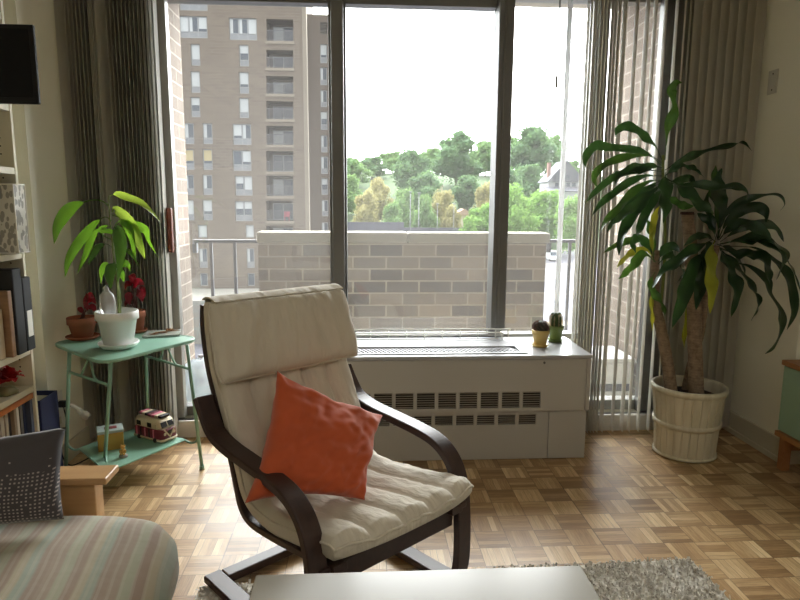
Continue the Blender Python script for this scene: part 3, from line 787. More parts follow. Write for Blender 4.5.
AV = [
 ([(109,206),(102,201),(92,200),(82,203),(72,208),(64,216),(57,228),(54,244)], 15, -.10, M_lf, .40),
 ([(110,196),(117,194),(128,198),(140,203),(152,213),(161,223)], 11, -.12, M_lfy, .12),
 ([(112,212),(115,209),(125,217),(134,230),(141,248),(145,259)], 13, .10, M_lfy, .12),
 ([(112,215),(121,218),(132,224),(145,230),(150,242),(158,257)], 12, .16, M_lf, .25),
 ([(112,221),(105,217),(97,222),(88,232),(76,247),(68,262),(65,277)], 12, -.08, M_lf, .28),
 ([(112,240),(104,236),(98,231),(92,238),(86,254),(77,274)], 9, .05, M_lf, .35),
 ([(113,248),(106,244),(99,247),(93,256),(88,265)], 9, -.12, M_lfd, .30),
 ([(113,228),(117,229),(121,243),(121,258),(118,283)], 16, -.12, M_lfd, .15),
 ([(114,262),(112,266),(110,276),(111,289)], 13, -.08, M_lfd, .12),
 ([(114,266),(108,264),(103,270),(101,284)], 10, -.03, M_lf, .30),
 ([(116,264),(122,262),(128,266),(131,272)], 10, .05, M_lf, .2),
 ([(116,270),(121,272),(124,282)], 8, .02, M_lf, .2),
 ([(114,250),(124,250),(132,254),(140,268)], 6, .10, M_lfd, .30),
 ([(112,228),(107,226),(101,230),(112,232),(121,238)], 7, -.04, M_lf, .2),
 ([(112,232),(118,222),(127,226),(132,238),(136,262)], 11, .08, M_lf, .25),
]
for pix, w_, dY, m_, pet in AV: leaf(av, 'leaf', pix, w_*.74, YA, dY, m_, pet)
# clear watering bulb pushed into the white pot
M_clear = mat('clear_glass', (.93, .95, .95), .16, trans=.6, var=.0, spec=.6)
wc = atY(108, 314, YA-.035); wb = MB()
wb.lathe([(.002, -.03), (.008, -.02), (.016, -.004), (.030, .004), (.035, .03), (.034, .065), (.029, .090), (.018, .100), (.012, .106), (.013, .118), (.008, .126), (.001, .128)], (wc.x, wc.y, wc.z), 20, fn=lambda a, z: 1+.14*math.cos(4*a+z*20))
tag(wb.build('watering_bulb', M_clear, smooth=True, origin=(wc.x, wc.y, wc.z)), 'clear plastic watering bulb stuck in the soil of the white pot', 'watering bulb')
M_red = transl('crimson_leaf', L(120, 28, 40), L(190, 30, 50), .35, .5, .2, 20); M_reds = mat('red_stem', L(90, 50, 44), .7)
def red_plant(label, px, py, r, hgt, leaves, dY=0, r2=1.15):
    c = atZ(px, py, zt); t = thing('coleus_plant', label, 'potted plant', (c.x, c.y, zt))
    saucer(t, c, r*r2, .016, M_terra); q = c+Vector((0, 0, .008)); flowerpot(t, q, r, hgt, M_terra, rim=.34)
    m = MB(); m.lathe([(.001, hgt*.82), (r*.86, hgt*.82), (r*.5, hgt*.88), (.001, hgt*.9)], q, 24); m.build('soil', M_soil, t, smooth=True)
    st = MB(); base = q+Vector((0, 0, hgt*.85))
    for pix, w_ in leaves:
        pts = [atY(x, y, c.y+random.uniform(-.03, .03)) for x, y in pix]
        st.tube(cr([base+Vector((random.uniform(-.01, .01), 0, 0)), base.lerp(pts[0], .6)+Vector((0, 0, .01)), pts[0]], 4), .002, 6)
        mb = MB(); ribbon(mb, cr(pts, 6), w_*c.y/F_PX, ovate, Vector((0, -1, .5)), .2, .06)
        mb.build('leaf', M_red, t, smooth=True, recalc=False)
    st.build('stem', M_reds, t, smooth=True); return t
red_plant('terracotta pot with a few crimson leaves, left of the white pot', 83, 338.5, .066, .098,
   [([(86,306),(87,300),(87,293)], 7), ([(87,303),(92,299),(96,304)], 6), ([(88,308),(93,307),(96,313)], 6), ([(83,313),(80,309),(78,311)], 5), ([(87,300),(90,295),(94,299)], 6), ([(88,310),(86,305),(83,303)], 5)])
red_plant('terracotta pot with taller dark red leaves, behind the white pot', 137, 332, .047, .105,
   [([(131,284),(132,278),(134,273)], 8), ([(133,288),(138,282),(144,285)], 8), ([(136,292),(140,293),(143,302)], 9), ([(131,292),(129,297),(130,305)], 8), ([(132,284),(127,284),(125,290)], 6), ([(130,302),(127,302),(125,307)], 5), ([(137,288),(142,290),(145,297)], 7)], r2=1.1)
# clear tray with dried sprig
pa = [atZ(x, y, zt) for x, y in ((142, 338), (180, 336), (181, 330.5), (147, 332))]
tr_ = thing('glass_dish', 'flat clear tray holding a dried brown sprig on the green table', 'tray', (*(sum(pa, Vector())/4).xy, zt))
m = MB(); m.loft([[Vector((p.x, p.y, zt+z)) for p in pa] for z in (.001, .008)]); m.build('tray', mat('frosted_acrylic', L(215, 222, 210), .15, trans=.5, var=.02), tr_, bevel=.002)
m = MB(); c0 = pa[0].lerp(pa[2], .15); c1 = pa[0].lerp(pa[2], .75)
for i in range(34):
    q = random.random(); p = c0.lerp(c1, q)+Vector((random.uniform(-.02, .02), random.uniform(-.02, .02), .0115)); a = random.uniform(-.5, .5)
    m.tube([p, p+Vector((math.cos(a)*.03, math.sin(a)*.02, random.uniform(.0, .006)))], .0012, 5)
for i in range(8):
    p = pa[0].lerp(pa[2], .70)+Vector((random.uniform(-.015, .015), random.uniform(-.015, .015), .016)); m.ball(p, .0055, 8, 6)
m.build('dried_sprig', mat('dried_sprig', L(140, 100, 62), .9, var=.3, vs=60), tr_, smooth=True)

# ---- things on the lower shelf
def M_of(c, ang, z): return Matrix.Translation((c.x, c.y, z)) @ Matrix.Rotation(ang, 4, 'Z')
M_gold = mat('gold_tin', L(176, 142, 70), .4, .35, var=.08, vs=8); M_lid = mat('pale_blue_lid', L(176, 190, 186), .45, var=.05); M_lab = mat('maroon_label', L(120, 40, 44), .5)
c = atZ(111, 447, zs); A = M_of(c, rad(24), zs)
bt = thing('tin_box', 'small gold box with pale blue lid on the lower shelf of the green table', 'box', (c.x, c.y, zs))
MB().box(-.056, .056, -.046, .046, 0, .082, A).build('body', M_gold, bt, bevel=.003)
MB().box(-.0575, .0575, -.0475, .0475, .083, .097, A).build('lid', M_lid, bt, bevel=.004)
MB().box(-.024, .030, -.020, .015, .0972, .0985, A).build('label_patch', M_lab, bt)
c = atZ(123.5, 457, zs)
fg = thing('bear_figurine', 'tiny golden bear figurine on the lower shelf in front of the gold box', 'figurine', (c.x, c.y, zs))
m = MB(); m.lathe([(.014, 0), (.019, .002), (.019, .010), (.012, .014), (.001, .014)], (c.x, c.y, zs), 20); m.build('base', mat('grey_pebble', L(150, 145, 132), .6), fg, smooth=True)
m = MB(); z0 = zs+.014
m.ball((c.x, c.y, z0+.013), (.012, .010, .014)); m.ball((c.x, c.y-.002, z0+.033), .010); m.ball((c.x-.008, c.y, z0+.042), .0038, 10, 8); m.ball((c.x+.008, c.y, z0+.042), .0038, 10, 8)
m.ball((c.x, c.y-.011, z0+.031), .0042, 10, 8)
for s in (-1, 1): m.ball((c.x+s*.012, c.y-.005, z0+.016), (.004, .004, .009), 10, 8); m.ball((c.x+s*.007, c.y-.009, z0+.004), (.005, .008, .005), 10, 8)
m.build('bear', mat('honey_gold', L(196, 150, 74), .45, .2), fg, smooth=True)
# tin camper van
vc = atZ(156, 437.5, zs); A = M_of(vc, rad(-33), zs) @ Matrix.Scale(1.13, 4)
vn = thing('toy_camper_van', 'maroon and cream tin camper van with striped roof load on the lower shelf', 'toy van', (vc.x, vc.y, zs))
M_cr = mat('van_cream', L(214, 198, 168), .4, var=.04); M_mar = mat('van_maroon', L(108, 30, 48), .4, var=.15, vs=30); M_bk = mat('van_black', L(24, 20, 26), .35); M_pk = mat('van_pink', L(206, 110, 130), .5)
def rring(x, hy, z0, z1, r=.018, n=5):
    out = []
    for (cy, cz, a0) in ((hy-r, z0+r, -90), (hy-r, z1-r, 0), (-hy+r, z1-r, 90), (-hy+r, z0+r, 180)):
        for k in range(n+1):
            a = rad(a0+90*k/n); out.append(A @ Vector((x, cy+r*math.cos(a), cz+r*math.sin(a))))
    return out
m = MB(); m.loft([rring(x, h, .010, z1, .012) for x, h, z1 in ((-.088, .030, .056), (-.082, .043, .060), (-.05, .046, .062), (.05, .046, .062), (.080, .043, .060), (.090, .032, .054))]); m.build('lower_body', M_mar, vn, smooth=True)
m = MB(); m.loft([rring(x, h, .050, z1, .016) for x, h, z1 in ((-.084, .030, .085), (-.078, .040, .098), (-.05, .043, .104), (.045, .043, .104), (.068, .040, .098), (.082, .032, .070))]); m.build('upper_body', M_cr, vn, smooth=True)
m = MB(); m.loft([rring(x, h, .008, .018, .004) for x, h in ((-.092, .034), (-.086, .047), (.084, .047), (.095, .035))]); m.build('bumper', M_cr, vn, smooth=True)
for s in (-1, 1):
    for i in range(4):
        x = -.066+i*.034; MB().box(x, x+.026, s*.0425-.002, s*.0425+.002, .064, .084, A).build('side_window', M_bk if i % 2 == 0 else M_cr, vn, bevel=.001)
    for i in range(5):
        x = -.07+i*.027; MB().box(x, x+.008, s*.0455-.002, s*.0455+.002, .020, .058, A).build('side_stripe', M_bk if i % 2 else M_pk, vn, bevel=.001)
    for x in (-.052, .050):
        m = MB(); p0 = A @ Vector((x, s*.040, .012)); p1 = A @ Vector((x, s*.0475, .012)); m.tube([p0, p1], .012, 16); m.build('wheel', M_bk, vn)
for s in (-1, 1):
    B = A @ Matrix.Translation((.0765, s*.017, .078)) @ Matrix.Rotation(rad(-28), 4, 'Y'); MB().box(-.003, .003, -.014, .014, -.012, .012, B).build('windscreen', M_bk, vn, bevel=.001)
    m = MB(); p0 = A @ Vector((.084, s*.024, .040)); p1 = A @ Vector((.0905, s*.024, .040)); m.tube([p0, p1], .008, 14); m.build('headlight', M_cr, vn)
m = MB(); f = lambda y, z: A @ Vector((.0905-abs(y)*.12, y, z))
m.loft([[f(-.030, .058), f(.0, .020), f(.0, .026), f(-.024, .060)], [f(-.030, .058)+Vector((.004, -.002, 0)), f(.0, .020)+Vector((.004, -.002, 0)), f(.0, .026)+Vector((.004, -.002, 0)), f(-.024, .060)+Vector((.004, -.002, 0))]])
m.loft([[f(.030, .058), f(.0, .020), f(.0, .026), f(.024, .060)], [f(.030, .058)+Vector((.004, -.002, 0)), f(.0, .020)+Vector((.004, -.002, 0)), f(.0, .026)+Vector((.004, -.002, 0)), f(.024, .060)+Vector((.004, -.002, 0))]])
m.build('front_chevron', M_cr, vn)
m = MB(); m.tube([A @ Vector((.086, 0, .046)), A @ Vector((.095, 0, .046))], .009, 18); m.build('front_badge', M_bk, vn)
for i in range(7):
    x = -.072+i*.020; h = .030-.006*abs(i-3)/3
    MB().box(x, x+.019, -h, h, .105, .116, A).build('roof_stripe', (M_pk, M_cr, M_bk, M_mar)[i % 4], vn, bevel=.003)

# ------------------------------------------------------------------ bookcase on the left
XF = -1.42; BY0, BY1 = 1.93, 2.735
M_bc = mat('bookcase_laminate', L(214, 208, 186), .5, var=.02)
bc = thing('bookcase', 'tall white open bookcase against the left wall with peg holes inside', 'bookcase', (-1.58, 2.33, 0))
zsv = [atX(0, 362, XF).z*0+atX(33, 347, XF).z, atX(33, 386, XF).z, 1.082, atX(18, 168, XF).z, atX(8, 104, XF).z, atX(6, 15, XF).z]
bx(-1.755, XF, BY1-.018, BY1, 0, 2.20).build('side_panel', M_bc, bc, bevel=.0015)
bx(-1.755, XF, BY0, BY0+.018, 0, 2.20).build('side_panel', M_bc, bc, bevel=.0015)
bx(-1.757, -1.750, BY0, BY1, 0, 2.20).build('back_panel', M_bc, bc)
for z in zsv+[.06, 2.20]:
    bx(-1.75, XF-(0 if z in (2.20, .06) else .002), BY0+.018, BY1-.018, z-.026, z).build('shelf', M_bc, bc, bevel=.0015)
ph = MB()
for k in range(62):
    z = .14+.032*k
    if any(abs(z-a) < .03 for a in zsv): continue
    for x in (XF-.05, XF-.28): ph.tube([(x, BY1-.0182, z), (x, BY1-.0188, z)], .0035, 8)
tag(ph.build('peg_holes', M_hole, bc), kind='stuff')
# patterned storage box
def leafpat():
    t = NT('leaf_print'); p = t.pos(True); v = t.t.nodes.new('ShaderNodeTexVoronoi'); v.feature = 'F1'
    t.put(v.inputs['Vector'], t.scale(p, (1, 1, .55))); v.inputs['Scale'].default_value = 58
    d = v.outputs['Distance']; a = t.math('LESS_THAN', d, .5)
    col = t.mix(t.math('MULTIPLY', a, .75), L(206, 203, 194), L(120, 118, 112)); return t.done(t.bsdf(col, .8))
sb = thing('storage_box', 'white fabric box printed with grey leaves on a bookcase shelf', 'storage box', (-1.5, 2.65, 1.0825))
q0 = atX(26, 186, XF+.012)
m = bx(-1.68, -1.38, 2.612, 2.700, 1.0825, 1.362); m.build('body', leafpat(), sb, bevel=.006)
m = MB(); 
for y in (2.612, 2.70): m.tube([(-1.380, y, 1.085), (-1.380, y, 1.36)], .003, 6)
m.tube([(-1.66, 2.612, 1.36), (-1.38, 2.612, 1.36), (-1.38, 2.70, 1.36)], .003, 6); m.tube([(-1.66, 2.612, 1.086), (-1.38, 2.612, 1.086), (-1.38, 2.70, 1.086)], .003, 6)
m.build('piping', mat('white_piping', L(225, 222, 212), .7), sb, smooth=True)
# binders
zB = zsv[0]+.0005
for i, (y0, y1, h, lab) in enumerate(((2.650, 2.714, .310, 'black ring binder with a white spine label, at the window end of its shelf'), (2.580, 2.646, .352, 'taller plain black binder beside the labelled binder'))):
    o = thing('binder', lab, 'binder', (-1.55, (y0+y1)/2, zB), 'black binders'); bx(-1.69, -1.395, y0, y1, zB, zB+h).build('cover', M_black, o, bevel=.005)
    if i == 0: bx(-1.395, -1.3938, y0+.014, y1-.012, zB+.06, zB+.17).build('spine_label', M_white, o)
pfm = wood('frame_wood', L(122, 92, 66), L(150, 116, 84))
pf = thing('picture_frame', 'brown wooden frame standing on the shelf beside the black binders', 'picture frame', (-1.5, 2.47, zB))
m = MB(); m.box(-1.66, -1.40, 2.545, 2.572, zB, zB+.27); m.build('frame', pfm, pf, bevel=.003)
tag(bx(-1.66, XF-.005, 2.50, 2.54, zB, zB+.20).build('paperback_book', mat('cream_cover', L(190, 176, 150), .6), bevel=.002), 'cream book standing upright left of the wooden frame', 'book')
zC = zsv[1]
# red ornament
ro = thing('red_ornament', 'crimson fabric flower ornament lying on the shelf below the binders', 'ornament', (-1.5, 2.53, zC))
m = MB(); rr = random.Random(5)
M_rf = transl('red_petals', L(150, 24, 26), L(190, 30, 30), .2, .6, .2, 30)
for k in range(16):
    a = rr.uniform(0, 2*PI); el = rr.uniform(.1, 1.2); c0 = Vector((-1.465, 2.585, zC+.055)); d = Vector((math.cos(a)*math.cos(el), math.sin(a)*math.cos(el), math.sin(el)*.9))
    pth = cr([c0, c0+d*.045+Vector((0, 0, .012)), c0+d*.085+Vector((0, 0, -.006))], 5); ribbon(m, pth, .055, ovate, Vector((d.z, .3, 1)), .3, .15, k)
m.build('petals', M_rf, ro, smooth=True, recalc=False)
m = MB(); m.lathe([(.03, 0), (.04, .004), (.042, .018), (.03, .03), (.001, .034)], (-1.465, 2.585, zC+.0005), 20, fn=lambda a, z: 1+.12*math.sin(5*a)); m.build('base', mat('olive_base', L(120, 116, 78), .6, var=.2, vs=40), ro, smooth=True)
# orange board and books beneath
zD = .075; 
tag(bx(-1.73, XF+.004, 2.30, 2.700, zC-.050, zC-.0275).build('wooden_board', wood('orange_pine', L(178, 104, 48), L(196, 124, 64)), bevel=.002), 'orange-brown wooden board tucked under the shelf above the books', 'board')
bks = [(.022, .30, L(70, 78, 96)), (.018, .29, L(38, 50, 84)), (.028, .27, L(176, 168, 150)), (.020, .31, L(96, 92, 88)), (.024, .30, L(205, 200, 188)), (.020, .285, L(150, 132, 112)), (.026, .27, L(60, 56, 60)), (.020, .29, L(190, 184, 170)), (.018, .26, L(110, 86, 66)), (.024, .29, L(196, 190, 178)), (.016, .28, L(46, 60, 92)), (.022, .27, L(196, 160, 60)), (.03, .30, L(52, 80, 110))]
zE = .5*(0)+atX(33, 440, XF).z-.06
bx(-1.75, XF-.002, BY0+.018, BY1-.018, .145, .17).build('shelf', M_bc, bc, bevel=.0015)
zE = .1705; y = 2.712
names = ['slate grey', 'navy', 'beige', 'charcoal', 'off-white', 'tan', 'dark plum', 'pale grey', 'brown', 'ivory', 'dark blue', 'mustard yellow', 'steel blue']
for i, (w_, h, col) in enumerate(bks):
    y -= w_+.001; hh = min(h, zC-.055-zE); dx = random.uniform(.0, .03)
    o = thing('book', f'{names[i]} book standing in the row on the bookcase shelf below the orange board', 'book', (-1.5, y+w_/2, zE), 'books on the lowest visible shelf')
    bx(-1.66, XF-.008-dx, y, y+w_, zE, zE+hh).build('cover', mat('cover_%s' % names[i].replace(' ', '_'), col, .55), o, bevel=.0015)
    bx(-1.655, XF-.014-dx, y+.002, y+w_-.002, zE+hh, zE+hh+.0006).build('pages', mat('book_pages', L(225, 218, 200), .8), o)
# navy magazine file beside the bookcase
nf = thing('magazine_file', 'dark navy open box standing between bookcase and wall corner', 'file box', (-1.43, 2.84, .0))
x0, x1, y0, y1, zt2 = -1.64, -1.415, 2.745, 2.905, .425
n_ = MB(); n_.box(x0, x1, y0, y0+.006, .22, zt2); n_.box(x0, x1, y1-.006, y1, .22, zt2); n_.box(x0, x0+.006, y0+.006, y1-.006, .22, zt2); n_.box(x1-.006, x1, y0+.006, y1-.006, .22, zt2); n_.box(x0, x1, y0, y1, .21, .22)
n_.build('case', mat('navy_card', L(28, 36, 74), .5), nf, bevel=.0015)
bx(x0+.012, x1-.012, y0+.012, y1-.012, .221, zt2-.02).build('papers', mat('loose_papers', L(190, 184, 168), .8), nf)
bx(x0, x1, y0, y1, 0, .209).build('lower_case', mat('navy_card', L(28, 36, 74), .5), nf, bevel=.0015)
# small monitor on a swivel arm
tv = thing('wall_monitor', 'black flat screen at the upper left edge in front of the bookcase', 'screen', (-1.1, 1.88, 1.6))
a0 = atY(33.3, 24.5, 1.865); b0 = atY(38.4, 104, 1.865); xr = (a0.x+b0.x)/2
bx(xr-.47, xr, 1.865, 1.877, b0.z, a0.z).build('bezel', mat('matt_black', L(5, 5, 6), .8), tv, bevel=.002)
bx(xr-.458, xr-.012, 1.8642, 1.866, b0.z+.016, a0.z-.012).build('display', mat('screen_glass', L(4, 5, 8), .35, spec=.2), tv)
m = MB(); m.box(xr-.27, xr-.17, 1.877, 1.908, b0.z+.08, a0.z-.07); m.tube([(xr-.22, 1.908, (a0.z+b0.z)/2), (xr-.22, 1.912, (a0.z+b0.z)/2), (-1.45, 1.915, (a0.z+b0.z)/2), (XLL+.01, 1.90, (a0.z+b0.z)/2)], .012, 10); m.box(XLL, XLL+.015, 1.86, 1.925, (a0.z+b0.z)/2-.07, (a0.z+b0.z)/2+.07)
m.build('swivel_arm', M_black, tv, bevel=.002)
# outlet, adaptor and cable
ol = thing('wall_outlet', 'pale outlet plate on the left wall behind the green table leg', 'outlet', (XL, 3.02, .3))
o0 = atX(62, 376, XL); o1 = atX(69, 428, XL)
bx(XL, XL+.006, 2.975, 3.075, .185, .375).build('cover_plate', M_white, ol, bevel=.002)
sk = MB()
for z in (.235, .32): sk.box(XL+.006, XL+.0085, 3.005, 3.04, z-.018, z+.018)
sk.build('socket', M_base, ol, bevel=.001)
pg = thing('power_plug', 'black plug and white adaptor in the wall outlet with a thin black cable', 'plug', (XL+.02, 3.05, .3))
m = MB(); m.box(XL+.009, XL+.045, 3.008, 3.038, .305, .335); m.build('plug_body', M_black, pg, bevel=.005)
m = MB(); m.tube(cr([(XL+.045, 3.02, .32), (XL+.075, 3.04, .30), (XL+.095, 3.06, .265), (XL+.125, 3.07, .235)], 5), [.008]*3+[.010]*5+[.014]*4+[.020]*3+[.017], 10); m.build('adaptor', M_white, pg, smooth=True)
m = MB(); m.tube(cr([(XL+.03, 3.025, .305), (XL+.034, 3.03, .22), (XL+.02, 3.0, .14), (XL+.025, 2.99, .06), (XL+.05, 3.02, .006), (XL+.10, 3.12, .006)], 8), .003, 8); m.build('cable', M_black, pg, smooth=True)
# switch plate high on the right wall
sw = thing('blank_wall_plate', 'white blank plate with two screws high on the right wall', 'wall plate', (XR, 3.255, 1.93))
bx(XR-.006, XR, 3.215, 3.29, 1.865, 1.985).build('plate', mat('plate_white', L(200, 196, 184), .45), sw, bevel=.002)
for z in (1.885, 1.965):
    m = MB(); m.tube([(XR-.006, 3.25, z), (XR-.008, 3.25, z)], .004, 10); m.build('screw', M_hole, sw)

# ------------------------------------------------------------------ cabinet at right edge
cb = thing('sideboard', 'low wooden sideboard with pale green glass doors cut by the right edge', 'sideboard', (2.25, 2.4, 0))
M_oak = wood('sideboard_wood', L(150, 100, 60), L(176, 124, 78), (18, 1.5, 18), .4)
cy0, cy1, cx0, cx1 = 1.75, 2.90, 1.745, 2.095
e = atX(781, 363, 2.095)
cy1 = 2.862
m = MB(); 
bx(2.05, 2.46, 1.9, cy1, .525, .55).build('top_board', M_oak, cb, bevel=.003)
bx(2.05, 2.46, 1.9, cy1, .165, .19).build('bottom_board', M_oak, cb, bevel=.003)
bx(2.075, 2.45, 1.92, cy1-.012, .1905, .5245).build('cabinet_body', mat('pale_green_panel', L(158, 190, 164), .25, coat=.5, var=.02), cb, bevel=.002)
for i in range(2): bx(2.062, 2.0745, 1.93+i*.467, 1.93+i*.467+.46, .195, .52).build('door', mat('pale_green_panel', L(158, 190, 164)), cb, bevel=.002)
for x in (2.065, 2.41):
    for y in (1.95, cy1-.06): bx(x, x+.04, y, y+.04, 0, .165).build('leg', M_oak, cb, bevel=.003)
bx(2.105, 2.41, cy1-.052, cy1-.028, .10, .164).build('leg_brace', M_oak, cb, bevel=.002)

# ------------------------------------------------------------------ tall cane plant in slatted pot
PY = 3.045; PX = atY(690, 460, PY).x
pc = Vector((1.70, 3.055, 0)); PH = .372
dp = thing('cane_plant', 'tall dragon plant with drooping strap leaves in cream slatted pot by the right door', 'potted plant', (pc.x, pc.y, 0))
t = NT('cream_cane_pot'); p = t.pos(True); nz = t.noise(t.scale(p, (30, 30, 3)), 1, 4); M_pot = t.done(t.bsdf(t.ramp(nz, [(.3, L(196, 188, 164)), (.7, L(218, 212, 192))]), .55, 0, t.bump(nz, .2, .002)))
NSL = 26; n = NSL*10
def groove(a, z):
    f = (a/(2*PI)*NSL) % 1.0; d = min(f, 1-f); return 1-.030*(1-min(1, d/.10))**1
m = MB(); m.lathe([(.12, .002), (.146, .004), (.150, .02), (.158, .16), (.166, .17), (.166, .185), (.160, .19), (.178, .345)], pc, n, cap=False, fn=lambda a, z: groove(a, z)); m.add([pc+Vector((.13*math.cos(2*PI*k/40), .13*math.sin(2*PI*k/40), .004)) for k in range(40)], [tuple(range(40))])
m.build('pot', M_pot, dp)
m = MB(); m.lathe([(.1585, .166), (.1665, .166), (.1690, .188), (.1615, .188)], pc, 64, cap=False)
m.build('middle_band', M_pot, dp, smooth=True)
m = MB(); m.lathe([(.176, .340), (.184, .343), (.187, .360), (.184, .372), (.172, .373), (.168, .36), (.160, .30)], pc, 64, cap=False); m.build('rim', M_pot, dp, smooth=True)
m = MB(); m.lathe([(.152, .004), (.157, .006), (.156, .018), (.150, .02)], pc, 64, cap=False); m.build('foot_band', M_pot, dp, smooth=True)
m = MB(); m.lathe([(.001, .31), (.162, .31), (.12, .325), (.001, .33)], pc, 36); m.build('soil', M_soil, dp, smooth=True)
t = NT('cane_bark'); p = t.pos(True); X, Y, Z = t.xyz(p); w_ = t.math('SINE', t.math('ADD', t.math('MULTIPLY', Z, 420), t.math('MULTIPLY', t.noise(p, 20, 3), 10)))
nz = t.noise(p, 35, 5, .65); M_bark = t.done(t.bsdf(t.ramp(t.math('MULTIPLY_ADD', w_, .03, nz), [(.3, L(112, 92, 74)), (.7, L(158, 138, 116))]), .85, 0, t.bump(t.math('MULTIPLY_ADD', w_, .15, nz), .5, .003)))
def cane(pix, r0, r1, dy0, dy1):
    pts = [atY(x, y, pc.y+dy0+(dy1-dy0)*i/(len(pix)-1)) for i, (x, y) in enumerate(pix)]
    pts[0] = pts[0]+Vector((0, 0, -.03)); path = cr(pts, 10); k = len(path)
    m = MB(); m.tube(path, [(r0+(r1-r0)*i/(k-1))*(1+.05*noise.noise(Vector((0, 0, i*.6)))) for i in range(k)], 14); return m
cane([(672.5, 393), (667, 360), (660, 325), (655, 300), (655, 270), (656, 250)], .033, .020, 0.0, .02).build('trunk', M_bark, dp, smooth=True)
cane([(697, 396), (695, 350), (694, 311), (692, 270), (690, 240), (687, 214)], .038, .030, -.03, -.01).build('trunk', M_bark, dp, smooth=True)
cane([(684, 395), (691, 365), (700, 335), (705, 300), (712, 265), (716, 246)], .022, .018, .06, -.02).build('trunk', M_bark, dp, smooth=True)
cane([(661, 300), (664, 270), (665, 235), (664, 205), (663, 172), (663, 155)], .008, .007, .03, -.02).build('stem', M_stem, dp, smooth=True)
ctop_ = atY(687, 213, pc.y-.01); m = MB(); m.tube([ctop_+Vector((0, 0, -.008)), ctop_+Vector((0, 0, .006))], [.0335, .031], 16); m.build('cut_cap', mat('dark_cut_wood', L(70, 46, 36), .8), dp, smooth=True)
M_dr = transl('strap_leaf', L(30, 54, 34), L(70, 112, 46), .2, .32, .2, 14); M_dr2 = transl('bright_strap_leaf', L(48, 80, 38), L(90, 130, 44), .28, .38, .15, 14)
t = NT('yellow_tipped_leaf'); p = t.pos(); Z = t.xyz(p)[2]
M_dy = transl('yellowing_leaf', L(140, 150, 50), L(190, 180, 50), .3, .45, .25, 12)
def strap(q): return (min(1, (q/.28))**.8)*(1-max(0, (q-.55)/.45)**1.8)*.97+.03 if q < 1 else .02
ovate_keep = ovate; ovate = strap
D = M_dr; G = M_dr2; Yl = M_dy
